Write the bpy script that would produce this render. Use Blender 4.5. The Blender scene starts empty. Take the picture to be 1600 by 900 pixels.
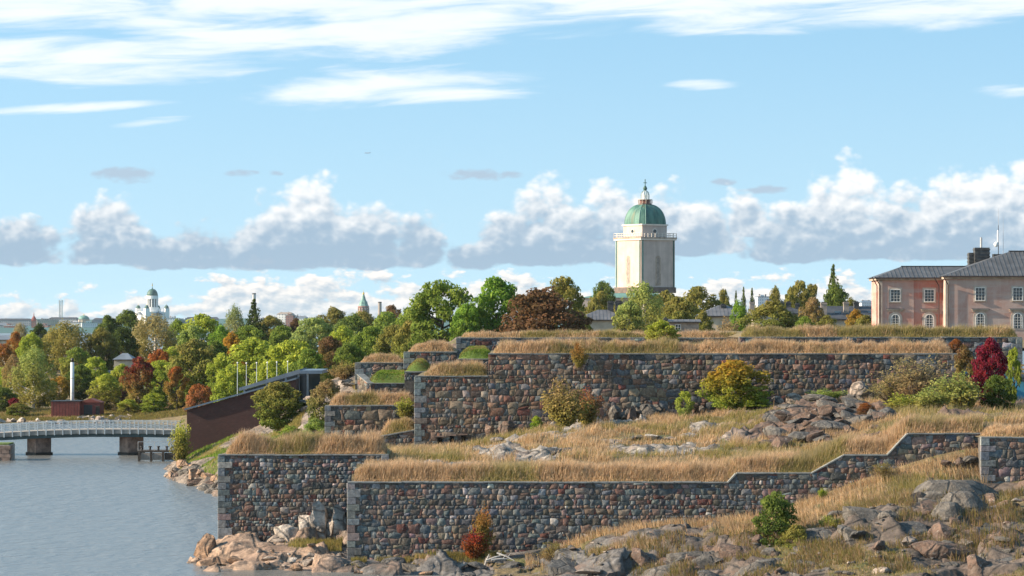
import bpy, bmesh, math, random
import numpy as np
from mathutils import Vector, Matrix

rnd = random.Random(7)
rng = np.random.default_rng(11)
SC = bpy.context.scene
COL = SC.collection
PI = math.pi
R = math.radians

# ------------------------------------------------------------------ camera
FPX, HZ, CAMZ = 5000.0, 497.0, 18.0            # focal length in photo pixels, horizon row, eye height
cam_d = bpy.data.cameras.new('camera')
cam = bpy.data.objects.new('camera', cam_d)
COL.objects.link(cam)
cam.location = (0, 0, CAMZ)
cam.rotation_euler = (PI / 2, 0, 0)
cam_d.sensor_width = 36
cam_d.lens = 36 * FPX / 1600
cam_d.shift_y = (HZ - 450) / 1600
cam_d.clip_start = 1
cam_d.clip_end = 90000
SC.camera = cam


def P(px, py, Y):
    """photo pixel + distance -> world point"""
    return Vector(((px - 800) * Y / FPX, Y, CAMZ - (py - HZ) * Y / FPX))


def PX(px, Y):
    return (px - 800) * Y / FPX


def PZ(py, Y):
    return CAMZ - (py - HZ) * Y / FPX


# ------------------------------------------------------------------ sun, sky, exposure
SUN_EL, SUN_AZ = 24.0, 6.0                    # elevation; degrees the sun stands towards the viewer from due left
sd = Vector((-math.cos(R(SUN_AZ)) * math.cos(R(SUN_EL)), -math.sin(R(SUN_AZ)) * math.cos(R(SUN_EL)), math.sin(R(SUN_EL))))
sun_d = bpy.data.lights.new('sun', 'SUN')
sun_d.energy = 5.0
sun_d.angle = R(0.6)
sun_d.color = (1.0, 0.80, 0.58)
sun = bpy.data.objects.new('sun', sun_d)
COL.objects.link(sun)
sun.rotation_euler = sd.to_track_quat('Z', 'Y').to_euler()
sun.location = (-100, -50, 120)

SC.view_settings.view_transform = 'Standard'
SC.view_settings.look = 'None'
SC.view_settings.gamma = 1
SC.view_settings.use_curve_mapping = False
SC.view_settings.exposure = 1.1
SC.render.engine = 'CYCLES'
SC.cycles.use_denoising = True
SC.cycles.max_bounces = 5
SC.cycles.diffuse_bounces = 3
SC.cycles.glossy_bounces = 2
SC.cycles.transmission_bounces = 3
SC.cycles.transparent_max_bounces = 6
SC.cycles.volume_bounces = 0
SC.cycles.sample_clamp_indirect = 4

world = bpy.data.worlds.new('World')
SC.world = world
world.use_nodes = True
world.cycles.sampling_method = 'MANUAL'
world.cycles.sample_map_resolution = 512
wt = world.node_tree


class X:
    """tiny expression builder for math nodes"""
    tree = None

    def __init__(s, k):
        s.k = k

    @staticmethod
    def m(op, *a, clamp=False):
        n = X.tree.nodes.new('ShaderNodeMath')
        n.operation = op
        n.use_clamp = clamp
        for i, v in enumerate(a):
            if isinstance(v, X):
                X.tree.links.new(v.k, n.inputs[i])
            else:
                n.inputs[i].default_value = v
        return X(n.outputs[0])

    def __add__(s, o): return X.m('ADD', s, o)
    __radd__ = __add__
    def __sub__(s, o): return X.m('SUBTRACT', s, o)
    def __rsub__(s, o): return X.m('SUBTRACT', o, s)
    def __mul__(s, o): return X.m('MULTIPLY', s, o)
    __rmul__ = __mul__
    def __truediv__(s, o): return X.m('DIVIDE', s, o)
    def mx(s, o): return X.m('MAXIMUM', s, o)
    def mn(s, o): return X.m('MINIMUM', s, o)
    def pw(s, o): return X.m('POWER', s, o)

    def ss(s, a, b, lo=0.0, hi=1.0):
        n = X.tree.nodes.new('ShaderNodeMapRange')
        n.interpolation_type = 'SMOOTHSTEP'
        X.tree.links.new(s.k, n.inputs[0])
        for i, v in enumerate((a, b, lo, hi)):
            n.inputs[1 + i].default_value = v
        return X(n.outputs[0])


def xvec(x, y, z=0.0):
    n = X.tree.nodes.new('ShaderNodeCombineXYZ')
    for i, v in enumerate((x, y, z)):
        if isinstance(v, X):
            X.tree.links.new(v.k, n.inputs[i])
        else:
            n.inputs[i].default_value = v
    return n.outputs[0]


def xnoise(vec, scale=1.0, detail=5, rough=0.55, dist=0.0):
    n = X.tree.nodes.new('ShaderNodeTexNoise')
    X.tree.links.new(vec, n.inputs['Vector'])
    n.inputs['Scale'].default_value = scale
    n.inputs['Detail'].default_value = detail
    n.inputs['Roughness'].default_value = rough
    n.inputs['Distortion'].default_value = dist
    return X(n.outputs['Fac'])


def xmix(fac, a, b, blend='MIX'):
    n = X.tree.nodes.new('ShaderNodeMix')
    n.data_type = 'RGBA'
    n.blend_type = blend
    for s, v in ((n.inputs[0], fac), (n.inputs[6], a), (n.inputs[7], b)):
        if isinstance(v, X):
            X.tree.links.new(v.k, s)
        elif isinstance(v, bpy.types.NodeSocket):
            X.tree.links.new(v, s)
        elif isinstance(v, (int, float)):
            s.default_value = v
        else:
            s.default_value = (*v[:3], 1)
    return n.outputs[2]


def build_sky():
    X.tree = wt
    bg = wt.nodes['Background']
    bg.inputs['Strength'].default_value = 0.15
    tc = wt.nodes.new('ShaderNodeTexCoord')
    sep = wt.nodes.new('ShaderNodeSeparateXYZ')
    wt.links.new(tc.outputs['Generated'], sep.inputs[0])
    x, y, z = (X(o) for o in sep.outputs)
    hor = X.m('SQRT', x * x + y * y).mx(0.02)
    U = X.m('ARCTAN2', x, y) * 5000.0
    V = (z / hor) * 5000.0
    # clear sky: lowest, milky degrees of the atmosphere model left out
    zz = z.mx(0.0).pw(0.5) * 0.74 + 0.26
    k = X.m('SQRT', (1.0 - zz * zz).mx(0.0)) / hor
    sky = wt.nodes.new('ShaderNodeTexSky')
    sky.sky_type = 'NISHITA'
    sky.sun_disc = False
    sky.sun_elevation = R(SUN_EL)
    sky.sun_rotation = R(-90 - SUN_AZ)
    sky.air_density = 1.0
    sky.dust_density = 0.6
    sky.ozone_density = 0.6
    wt.links.new(xvec(x * k, y * k, zz), sky.inputs['Vector'])
    Uw = X.m('WRAP', U, -1050.0, 1050.0)
    # --- cumulus
    def puffs(u, v, su, sv, det=2.0):
        """rounded billows: smooth cells on several scales plus fine noise"""
        n = wt.nodes.new('ShaderNodeTexVoronoi')
        n.voronoi_dimensions = '2D'
        n.feature = 'F1'
        n.normalize = True
        wt.links.new(xvec(u * (1 / su), v * (1 / sv)), n.inputs['Vector'])
        n.inputs['Scale'].default_value = 1.0
        n.inputs['Detail'].default_value = det
        n.inputs['Roughness'].default_value = 0.5
        n.inputs['Lacunarity'].default_value = 2.3
        return 1.0 - X(n.outputs['Distance'])
    wob = xnoise(xvec(U * (1 / 60), V * (1 / 45)), 1.0, 3, 0.5) - 0.5
    Ud, Vd = U + wob * 22.0, V + wob * 14.0
    n1 = puffs(Ud, Vd, 62, 48) * 0.62 + xnoise(xvec(U * (1 / 120), V * (1 / 80)), 1.0, 7, 0.58) * 0.62
    n2 = puffs(Ud - 9.0, Vd + 10.0, 62, 48) * 0.62 + xnoise(xvec((U - 9.0) * (1 / 120), (V + 10.0) * (1 / 80)), 1.0, 7, 0.58) * 0.62
    field = None
    for (px, base, a, b) in ((30, 404, 95, 66), (175, 404, 85, 104), (300, 408, 190, 58), (420, 411, 150, 84), (487, 411, 112, 142),
                             (570, 409, 85, 104), (655, 409, 55, 80), (735, 408, 55, 34), (810, 404, 105, 84), (858, 404, 88, 132),
                             (955, 404, 125, 120), (1080, 388, 105, 108), (1165, 360, 45, 60), (1245, 399, 95, 88), (1312, 398, 84, 158),
                             (1410, 396, 150, 98), (1510, 394, 160, 138), (1640, 394, 190, 142)):
        dv = V - (HZ - base) - wob * 16.0
        dy = (dv * (1 / b)).mx(dv * (-1 / 14.0))
        du = (Uw - (px - 800.0)) * (1 / a)
        e = 1.0 - X.m('SQRT', du * du + dy * dy)
        field = e if field is None else field.mx(e)
    field = field.mx(-0.9)
    dens = field * 1.15 + (n1 - 0.76) * 2.1 - (-0.05 - field).mx(0.0) * 3.0
    ca = dens.ss(-0.06, 0.34)
    sf = None
    for (px, py, a, b) in ((200, 275, 52, 15), (755, 273, 66, 10), (380, 271, 30, 6), (432, 271, 14, 5), (1195, 297, 40, 8), (1130, 285, 20, 7)):
        du = (Uw - (px - 800.0)) * (1 / a)
        dy = (V - (HZ - py)) * (1 / b)
        e = 1.0 - (du * du + dy * dy)
        sf = e if sf is None else sf.mx(e)
    n3 = xnoise(xvec(U * (1 / 30), V * (1 / 13)), 1.0, 5, 0.6, 0.2)
    sa = (sf.mx(-1.0) * 0.7 + (n3 - 0.5) * 2.2).ss(-0.1, 0.7) * 0.8
    lit = ((n1 - n2) * 3.2 + (V - 140.0) * 0.0085 + (0.55 - dens) * 0.30 + 0.18)
    lit = lit.ss(-0.25, 1.15)
    # --- low far bank of small cumulus
    m1 = puffs(Ud, Vd, 48, 27) * 0.45 + xnoise(xvec(U * (1 / 95), V * (1 / 40)), 1.0, 6, 0.58) * 0.8
    m2 = puffs(Ud - 6.0, Vd + 6.0, 48, 27) * 0.45 + xnoise(xvec((U - 6.0) * (1 / 95), (V + 6.0) * (1 / 40)), 1.0, 6, 0.58) * 0.8
    big = xnoise(xvec(U * (1 / 260), 3.7), 1.0, 3, 0.5)
    edge = 46.0 + (big - 0.3) * 120.0 + Uw.ss(-520, -360, -24, 4)
    d2 = (edge - V) * (1 / 40) + (m1 - 0.76) * 5.6
    low = d2.ss(0.05, 0.6)
    litl = ((m1 - m2) * 3.6 + V * 0.004 + (0.8 - d2) * 0.12 + 0.34).ss(0.0, 0.9)
    # --- high cirrus streaks
    s1 = xnoise(xvec((U + V * 0.8) * (1 / 260), (V - U * 0.06) * (1 / 30)), 1.0, 6, 0.58, 0.5)
    cf = None
    for (px, py, a, b, sl) in ((220, 5, 800, 46, 0.0), (90, 95, 330, 34, 0.02), (390, 64, 230, 22, 0.0), (690, 42, 330, 36, 0.10),
                               (1100, -4, 900, 34, 0.012), (630, 136, 210, 26, 0.06), (560, 122, 80, 24, -0.1), (110, 172, 170, 9, 0.06),
                               (1100, 133, 75, 9, 0.0), (1575, 147, 70, 11, 0.0), (1350, 26, 330, 24, 0.02), (235, 193, 70, 8, 0.12)):
        du = (Uw - (px - 800.0)) * (1 / a)
        dv = (V - (HZ - py) - (Uw - (px - 800.0)) * sl) * (1 / b)
        e = (1.5 if a > 200 else 0.9) - (du * du + dv * dv)
        cf = e if cf is None else cf.mx(e)
    ci = (cf.mx(-1.0) * 0.62 + (s1 - 0.5) * 2.9 + 0.05).ss(0.0, 1.15) * 0.9
    haze = V.ss(0, 560, 0.58, 0.06)
    col = xmix(1.0, sky.outputs[0], (1.0, 1.2, 1.06), 'MULTIPLY')
    col = xmix(haze, col, (2.0, 2.55, 2.75))
    col = xmix(ci, col, (3.25, 3.4, 3.5))
    col = xmix(sa, col, (1.5, 1.85, 2.25))
    col = xmix(low * 0.97, col, xmix(litl, (1.62, 1.98, 2.32), (3.5, 3.3, 3.1)))
    col = xmix(ca * 0.95, col, xmix(lit, (1.22, 1.66, 2.12), (3.5, 3.46, 3.4)))
    wt.links.new(col, bg.inputs['Color'])


build_sky()

# ------------------------------------------------------------------ generic helpers
M = {}


def tag(o, label=None, cat=None, group=None, kind=None):
    if label: o['label'] = label
    if cat: o['category'] = cat
    if group: o['group'] = group
    if kind: o['kind'] = kind
    return o


def empty(name, loc=(0, 0, 0), rz=0.0):
    o = bpy.data.objects.new(name, None)
    o.location = loc
    o.rotation_euler = (0, 0, rz)
    o.empty_display_size = 0.3
    COL.objects.link(o)
    return o


def link(name, me, mat=None, parent=None, smooth=False):
    o = bpy.data.objects.new(name, me)
    if mat is not None and len(me.materials) == 0:
        me.materials.append(M[mat] if isinstance(mat, str) else mat)
    if parent is not None:
        o.parent = parent
    COL.objects.link(o)
    if smooth and len(me.polygons):
        me.polygons.foreach_set('use_smooth', np.ones(len(me.polygons), bool))
    return o


def mesh_np(name, V, faces_flat, sizes, cols=None, attrs=None):
    """V (n,3); faces_flat = flat vertex indices; sizes = vertices of each face"""
    me = bpy.data.meshes.new(name)
    V = np.asarray(V, np.float32)
    ff = np.asarray(faces_flat, np.int32)
    sz = np.asarray(sizes, np.int32)
    me.vertices.add(len(V))
    me.vertices.foreach_set('co', V.ravel())
    me.loops.add(len(ff))
    me.loops.foreach_set('vertex_index', ff)
    me.polygons.add(len(sz))
    st = np.zeros(len(sz), np.int32)
    st[1:] = np.cumsum(sz)[:-1]
    me.polygons.foreach_set('loop_start', st)
    me.polygons.foreach_set('loop_total', sz)
    if cols is not None:
        a = me.color_attributes.new('col', 'FLOAT_COLOR', 'POINT')
        c = np.ones((len(V), 4), np.float32)
        c[:, :3] = cols
        a.data.foreach_set('color', c.ravel())
    for k, v in (attrs or {}).items():
        a = me.attributes.new(k, 'FLOAT', 'POINT')
        a.data.foreach_set('value', np.asarray(v, np.float32))
    me.update(calc_edges=True)
    return me


class MB:
    """collects simple solids into one mesh"""

    def __init__(s):
        s.v, s.f = [], []

    def add(s, vs, fs):
        n = len(s.v)
        s.v += [tuple(v) for v in vs]
        s.f += [tuple(i + n for i in f) for f in fs]
        return s

    def box(s, x0, x1, y0, y1, z0, z1, mat=None):
        vs = [Vector(c) for c in ((x0, y0, z0), (x1, y0, z0), (x1, y1, z0), (x0, y1, z0), (x0, y0, z1), (x1, y0, z1), (x1, y1, z1), (x0, y1, z1))]
        if mat is not None:
            vs = [mat @ v for v in vs]
        return s.add(vs, ((0, 3, 2, 1), (4, 5, 6, 7), (0, 1, 5, 4), (1, 2, 6, 5), (2, 3, 7, 6), (3, 0, 4, 7)))

    def cyl(s, x, y, z0, z1, r0, r1=None, n=12, rot=0.0):
        return s.lathe(x, y, ((z0, r0), (z1, r0 if r1 is None else r1)), n, rot)

    def lathe(s, x, y, prof, n=16, rot=0.0):
        vs, fs = [], []
        for (z, r) in prof:
            for i in range(n):
                a = rot + 2 * PI * i / n
                vs.append((x + r * math.cos(a), y + r * math.sin(a), z))
        for k in range(len(prof) - 1):
            for i in range(n):
                j = (i + 1) % n
                fs.append((k * n + i, k * n + j, (k + 1) * n + j, (k + 1) * n + i))
        fs.append(tuple(range(n))[::-1])
        fs.append(tuple((len(prof) - 1) * n + i for i in range(n)))
        return s.add(vs, fs)

    def tube(s, pts, rad, n=6):
        pts = [Vector(p) for p in pts]
        vs, fs = [], []
        for k, p in enumerate(pts):
            d = (pts[min(k + 1, len(pts) - 1)] - pts[max(k - 1, 0)]).normalized()
            a = d.cross(Vector((0.31, 0.95, 0.05))).normalized()
            b = d.cross(a)
            r = rad[k] if isinstance(rad, (list, tuple)) else rad
            for i in range(n):
                t = 2 * PI * i / n
                vs.append(p + a * (r * math.cos(t)) + b * (r * math.sin(t)))
        for k in range(len(pts) - 1):
            for i in range(n):
                j = (i + 1) % n
                fs.append((k * n + i, k * n + j, (k + 1) * n + j, (k + 1) * n + i))
        fs.append(tuple(range(n))[::-1])
        fs.append(tuple((len(pts) - 1) * n + i for i in range(n)))
        return s.add(vs, fs)

    def prism(s, poly, y0, y1):
        """poly in (x, z), extruded along y"""
        n = len(poly)
        vs = [(x, y0, z) for x, z in poly] + [(x, y1, z) for x, z in poly]
        fs = [tuple(range(n)), tuple(range(n, 2 * n))[::-1]]
        fs += [(i, i + n, (i + 1) % n + n, (i + 1) % n) for i in range(n)]
        return s.add(vs, fs)

    def build(s, name, mat, parent=None, smooth=False, loc=None):
        me = bpy.data.meshes.new(name)
        me.from_pydata(s.v, [], s.f)
        bm = bmesh.new()
        bm.from_mesh(me)
        bmesh.ops.recalc_face_normals(bm, faces=bm.faces)
        bm.to_mesh(me)
        bm.free()
        o = link(name, me, mat, parent, smooth)
        if loc is not None:
            o.location = loc
        return o


# ------------------------------------------------------------------ materials
def new_mat(name):
    m = bpy.data.materials.new(name)
    m.use_nodes = True
    M[name] = m
    X.tree = m.node_tree
    return m, m.node_tree, m.node_tree.nodes['Principled BSDF']


def coords(nt, kind='Object'):
    return nt.nodes.new('ShaderNodeTexCoord').outputs[kind]


def world_pos(nt):
    return nt.nodes.new('ShaderNodeNewGeometry').outputs['Position']


def scaled(nt, vec, s):
    n = nt.nodes.new('ShaderNodeMapping')
    n.inputs['Scale'].default_value = s
    nt.links.new(vec, n.inputs['Vector'])
    return n.outputs[0]


def bump(nt, bsdf, h, strength, dist):
    b = nt.nodes.new('ShaderNodeBump')
    b.inputs['Strength'].default_value = strength
    b.inputs['Distance'].default_value = dist
    nt.links.new(h.k if isinstance(h, X) else h, b.inputs['Height'])
    nt.links.new(b.outputs[0], bsdf.inputs['Normal'])


def plain(name, col, rough=0.75, var=0.25, scale=1.5, metal=0.0, bmp=0.0, streak=None):
    """weathered paint / stone / metal: a base colour with blotches and optional vertical streaks"""
    m, nt, b = new_mat(name)
    p = world_pos(nt)
    n = xnoise(p, scale, 6, 0.6)
    dark = tuple(c * (1 - var) for c in col)
    lite = tuple(min(1, c * (1 + var * 0.6)) for c in col)
    c = xmix(n.ss(0.3, 0.7), dark, lite)
    if streak:
        sn = xnoise(scaled(nt, p, (streak, streak, streak * 0.08)), 1.0, 4, 0.6)
        c = xmix(sn.ss(0.42, 0.75) * 0.5, c, tuple(k * 0.5 for k in col))
    nt.links.new(c, b.inputs['Base Color'])
    b.inputs['Roughness'].default_value = rough
    b.inputs['Metallic'].default_value = metal
    if bmp:
        bump(nt, b, n, 0.5, bmp)
    return m


def build_materials():
    # rubble stone: every stone brings its own colour, the material adds mineral grain and lichen
    m, nt, b = new_mat('stone')
    att = nt.nodes.new('ShaderNodeAttribute'); att.attribute_name = 'col'
    p = world_pos(nt)
    n = xnoise(p, 5.0, 7, 0.65)
    n2 = xnoise(p, 1.3, 5, 0.6)
    lich = xnoise(p, 7.5, 3, 0.5).ss(0.60, 0.70)
    c = xmix(n.ss(0.25, 0.75), (0.55, 0.55, 0.56), (1.35, 1.33, 1.3))
    c = xmix(1.0, att.outputs['Color'], c, 'MULTIPLY')
    c = xmix(lich * 0.45, c, (0.34, 0.34, 0.30))
    c = xmix(n2.ss(0.52, 0.72) * 0.5, c, (0.06, 0.055, 0.047))
    nt.links.new(c, b.inputs['Base Color'])
    b.inputs['Roughness'].default_value = 0.85
    bump(nt, b, n, 0.7, 0.06)
    plain('mortar', (0.10, 0.092, 0.084), 0.95, 0.45, 3.0, bmp=0.04)
    plain('coping', (0.21, 0.22, 0.215), 0.85, 0.4, 2.2, bmp=0.02)
    # bare rock of the slopes (col attribute = rock tint)
    m, nt, b = new_mat('rock')
    p = world_pos(nt)
    att = nt.nodes.new('ShaderNodeAttribute'); att.attribute_name = 'col'
    oi = nt.nodes.new('ShaderNodeObjectInfo')
    n = xnoise(p, 1.1, 8, 0.68, 0.6)
    f = xnoise(p, 5.0, 6, 0.65)
    v = nt.nodes.new('ShaderNodeTexVoronoi'); v.feature = 'DISTANCE_TO_EDGE'
    v.inputs['Scale'].default_value = 0.5
    dv = nt.nodes.new('ShaderNodeVectorMath'); dv.operation = 'ADD'
    nz = nt.nodes.new('ShaderNodeTexNoise'); nz.inputs['Scale'].default_value = 1.4; nz.inputs['Detail'].default_value = 4
    nt.links.new(p, nz.inputs['Vector'])
    nt.links.new(p, dv.inputs[0]); nt.links.new(scaled(nt, nz.outputs['Color'], (.3, .3, .3)), dv.inputs[1])
    nt.links.new(dv.outputs[0], v.inputs['Vector'])
    crack = X(v.outputs['Distance']).ss(0.0, 0.06)
    c = xmix(n.ss(0.3, 0.72), (0.50, 0.47, 0.45), (1.45, 1.38, 1.30))
    c = xmix(1.0, att.outputs['Color'], c, 'MULTIPLY')
    c = xmix(xnoise(p, 2.3, 5, 0.6).ss(0.54, 0.70) * 0.7, c, (0.05, 0.05, 0.045))
    c = xmix(xnoise(p, 3.7, 4, 0.6).ss(0.60, 0.70) * 0.5, c, (0.40, 0.37, 0.33))
    c = xmix(xnoise(scaled(nt, p, (1.2, 2.2, 3.6)), 1.0, 7, 0.64).ss(0.5, 0.66) * 0.5, c, (0.06, 0.052, 0.045))
    c = xmix(xnoise(p, 9.0, 3, 0.5).ss(0.62, 0.7) * 0.35, c, (0.33, 0.33, 0.28))
    c = xmix((1.0 - crack) * 0.6, c, (0.05, 0.045, 0.04))
    nt.links.new(c, b.inputs['Base Color'])
    b.inputs['Roughness'].default_value = 0.85
    g_ = xnoise(scaled(nt, p, (1.2, 2.2, 3.6)), 1.0, 8, 0.66)
    bump(nt, b, n * 0.5 + f * 0.35 + g_ * 0.6 + crack * 0.3, 1.0, 0.3)
    # soil and thatch under the grass
    m, nt, b = new_mat('soil')
    p = world_pos(nt)
    n = xnoise(p, 1.2, 6, 0.65)
    c = xmix(n.ss(0.3, 0.7), (0.10, 0.075, 0.04), (0.24, 0.18, 0.09))
    c = xmix(xnoise(p, 0.35, 4, 0.6).ss(0.5, 0.65) * 0.6, c, (0.09, 0.11, 0.03))
    nt.links.new(c, b.inputs['Base Color']); b.inputs['Roughness'].default_value = 0.95
    bump(nt, b, n, 0.8, 0.12)
    m, nt, b = new_mat('lawn_soil')
    p = world_pos(nt)
    n = xnoise(p, 0.9, 6, 0.65)
    c = xmix(n.ss(0.3, 0.7), (0.07, 0.12, 0.02), (0.13, 0.19, 0.035))
    nt.links.new(c, b.inputs['Base Color']); b.inputs['Roughness'].default_value = 0.95
    bump(nt, b, n, 0.6, 0.1)
    # ground mixing rock and soil by a mask attribute
    m, nt, b = new_mat('ground')
    p = world_pos(nt)
    att = nt.nodes.new('ShaderNodeAttribute'); att.attribute_name = 'rock'
    tin = nt.nodes.new('ShaderNodeAttribute'); tin.attribute_name = 'col'
    n = xnoise(p, 1.0, 8, 0.68, 0.5)
    f = xnoise(p, 4.5, 6, 0.65)
    rk = xmix(n.ss(0.3, 0.72), (0.45, 0.43, 0.41), (1.5, 1.42, 1.34))
    rk = xmix(1.0, tin.outputs['Color'], rk, 'MULTIPLY')
    rk = xmix(xnoise(p, 2.1, 5, 0.6).ss(0.55, 0.7) * 0.65, rk, (0.045, 0.045, 0.04))
    so = xmix(f.ss(0.3, 0.7), (0.08, 0.065, 0.035), (0.20, 0.15, 0.075))
    so = xmix(xnoise(p, 0.5, 4, 0.6).ss(0.48, 0.62) * 0.7, so, (0.075, 0.095, 0.025))
    dv = nt.nodes.new('ShaderNodeVectorMath'); dv.operation = 'ADD'
    nz = nt.nodes.new('ShaderNodeTexNoise'); nz.inputs['Scale'].default_value = 0.9; nz.inputs['Detail'].default_value = 5
    nt.links.new(p, nz.inputs['Vector']); nt.links.new(p, dv.inputs[0]); nt.links.new(scaled(nt, nz.outputs['Color'], (.3, .3, .3)), dv.inputs[1])
    cr = None
    for sc_ in (0.38,):
        v = nt.nodes.new('ShaderNodeTexVoronoi'); v.feature = 'DISTANCE_TO_EDGE'; v.inputs['Scale'].default_value = sc_
        nt.links.new(dv.outputs[0], v.inputs['Vector'])
        e_ = X(v.outputs['Distance']).ss(0.0, 0.07)
        cr = e_ if cr is None else cr * (e_ * 0.6 + 0.4)
    st_ = xnoise(scaled(nt, p, (0.5, 1.6, 2.6)), 1.0, 7, 0.62)
    rk = xmix(st_.ss(0.5, 0.68) * 0.55, rk, (0.07, 0.06, 0.052))
    rk = xmix(xnoise(p, 0.35, 4, 0.6).ss(0.5, 0.66) * 0.5, rk, (0.21, 0.135, 0.10))
    rk = xmix((1.0 - cr) * 0.55, rk, (0.04, 0.037, 0.034))
    k = (X(att.outputs['Fac']) + (f - 0.5) * 0.5).ss(0.42, 0.58)
    nt.links.new(xmix(k, so, rk), b.inputs['Base Color'])
    b.inputs['Roughness'].default_value = 0.9
    bump(nt, b, n * 0.5 + f * 0.25 + st_ * 0.5 + cr * 0.3, 1.0, 0.3)
    # grass blades
    m, nt, b = new_mat('grass')
    att = nt.nodes.new('ShaderNodeAttribute'); att.attribute_name = 'col'
    tr = nt.nodes.new('ShaderNodeBsdfTranslucent')
    df = nt.nodes.new('ShaderNodeBsdfDiffuse')
    mx = nt.nodes.new('ShaderNodeMixShader'); mx.inputs[0].default_value = 0.4
    for s in (tr, df):
        nt.links.new(att.outputs['Color'], s.inputs['Color'])
    nt.links.new(df.outputs[0], mx.inputs[1]); nt.links.new(tr.outputs[0], mx.inputs[2])
    nt.links.new(mx.outputs[0], nt.nodes['Material Output'].inputs['Surface'])
    # leaves: object colour and second tint blended leaf by leaf
    m, nt, b = new_mat('leaf')
    a1 = nt.nodes.new('ShaderNodeAttribute'); a1.attribute_type = 'OBJECT'; a1.attribute_name = 'tint_a'
    a2 = nt.nodes.new('ShaderNodeAttribute'); a2.attribute_type = 'OBJECT'; a2.attribute_name = 'tint_b'
    am = nt.nodes.new('ShaderNodeAttribute'); am.attribute_name = 'mixv'
    av = nt.nodes.new('ShaderNodeAttribute'); av.attribute_name = 'val'
    c = xmix(X(am.outputs['Fac']), a1.outputs['Vector'], a2.outputs['Vector'])
    hv = nt.nodes.new('ShaderNodeHueSaturation')
    nt.links.new(c, hv.inputs['Color'])
    nt.links.new((X(av.outputs['Fac']) * 0.9 + 0.55).k, hv.inputs['Value'])
    nt.links.new((X(av.outputs['Fac']) * -0.045 + 0.512).k, hv.inputs['Hue'])
    tr = nt.nodes.new('ShaderNodeBsdfTranslucent')
    df = nt.nodes.new('ShaderNodeBsdfDiffuse')
    mx = nt.nodes.new('ShaderNodeMixShader'); mx.inputs[0].default_value = 0.45
    for s in (tr, df):
        nt.links.new(hv.outputs[0], s.inputs['Color'])
    nt.links.new(df.outputs[0], mx.inputs[1]); nt.links.new(tr.outputs[0], mx.inputs[2])
    nt.links.new(mx.outputs[0], nt.nodes['Material Output'].inputs['Surface'])
    plain('bark', (0.10, 0.08, 0.06), 0.95, 0.5, 4.0, bmp=0.05)
    plain('birch_bark', (0.55, 0.52, 0.48), 0.9, 0.5, 4.0)
    # water
    m, nt, b = new_mat('water')
    p = world_pos(nt)
    w1 = xnoise(scaled(nt, p, (0.55, 0.26, 1)), 1.0, 5, 0.6, 0.3)
    w2 = xnoise(scaled(nt, p, (0.05, 0.02, 1)), 1.0, 3, 0.5)
    b.inputs['Base Color'].default_value = (0.15, 0.155, 0.152, 1)
    b.inputs['Roughness'].default_value = 0.27
    b.inputs['IOR'].default_value = 1.33
    bump(nt, b, w1 * (w2 * 2.0 + 0.1), 0.6, 0.5)
    # masonry and metal
    m, nt, b = new_mat('brick')
    p = world_pos(nt)
    br = nt.nodes.new('ShaderNodeTexBrick')
    br.inputs['Scale'].default_value = 1.0
    br.inputs['Brick Width'].default_value = 0.32
    br.inputs['Row Height'].default_value = 0.11
    br.inputs['Mortar Size'].default_value = 0.012
    br.inputs['Color1'].default_value = (0.050, 0.019, 0.018, 1)
    br.inputs['Color2'].default_value = (0.078, 0.028, 0.025, 1)
    br.inputs['Mortar'].default_value = (0.07, 0.05, 0.045, 1)
    sp = nt.nodes.new('ShaderNodeSeparateXYZ'); nt.links.new(p, sp.inputs[0])
    nt.links.new(xvec(X(sp.outputs[0]) + X(sp.outputs[1]), X(sp.outputs[2]), 0.0), br.inputs['Vector'])
    c = xmix(xnoise(p, 0.7, 6, 0.65).ss(0.35, 0.7) * 0.6, br.outputs['Color'], (0.055, 0.028, 0.026))
    c = xmix(xnoise(p, 1.9, 5, 0.7).ss(0.62, 0.72) * 0.35, c, (0.19, 0.13, 0.115))
    nt.links.new(c, b.inputs['Base Color']); b.inputs['Roughness'].default_value = 0.9
    # pink limewash with rubbed and bleached bands
    for nm, a, bb, cc in (('limewash', (0.40, 0.19, 0.15), (0.46, 0.29, 0.245), (0.40, 0.31, 0.28)),
                          ('limewash_pale', (0.40, 0.235, 0.195), (0.46, 0.34, 0.30), (0.43, 0.355, 0.32)),
                          ('limewash_red', (0.40, 0.12, 0.085), (0.43, 0.21, 0.165), (0.36, 0.27, 0.25))):
        m, nt, b = new_mat(nm)
        p = world_pos(nt)
        n = xnoise(p, 0.45, 7, 0.65, 0.4)
        band = xnoise(scaled(nt, p, (0.10, 0.10, 0.75)), 1.0, 4, 0.55)
        drip = xnoise(scaled(nt, p, (1.6, 1.6, 0.16)), 1.0, 5, 0.6)
        c = xmix(n.ss(0.32, 0.68), a, bb)
        c = xmix(band.ss(0.46, 0.62) * 0.75, c, cc)
        c = xmix(drip.ss(0.5, 0.75) * 0.45, c, tuple(k * 1.25 for k in cc))
        c = xmix(xnoise(p, 3.0, 6, 0.7).ss(0.6, 0.75) * 0.4, c, tuple(k * 0.6 for k in a))
        nt.links.new(c, b.inputs['Base Color']); b.inputs['Roughness'].default_value = 0.9
        bump(nt, b, n, 0.4, 0.04)
    plain('trim', (0.40, 0.33, 0.27), 0.85, 0.3, 1.0, streak=1.5)
    plain('trim_pale', (0.44, 0.38, 0.33), 0.85, 0.25, 1.0)
    plain('white_paint', (0.78, 0.78, 0.76), 0.6, 0.12, 2.0)
    plain('bridge_paint', (0.46, 0.52, 0.56), 0.6, 0.15, 2.0)
    plain('sheet_roof', (0.085, 0.09, 0.10), 0.55, 0.3, 0.8)
    plain('dark_roof', (0.05, 0.054, 0.065), 0.6, 0.35, 0.6)
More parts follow.
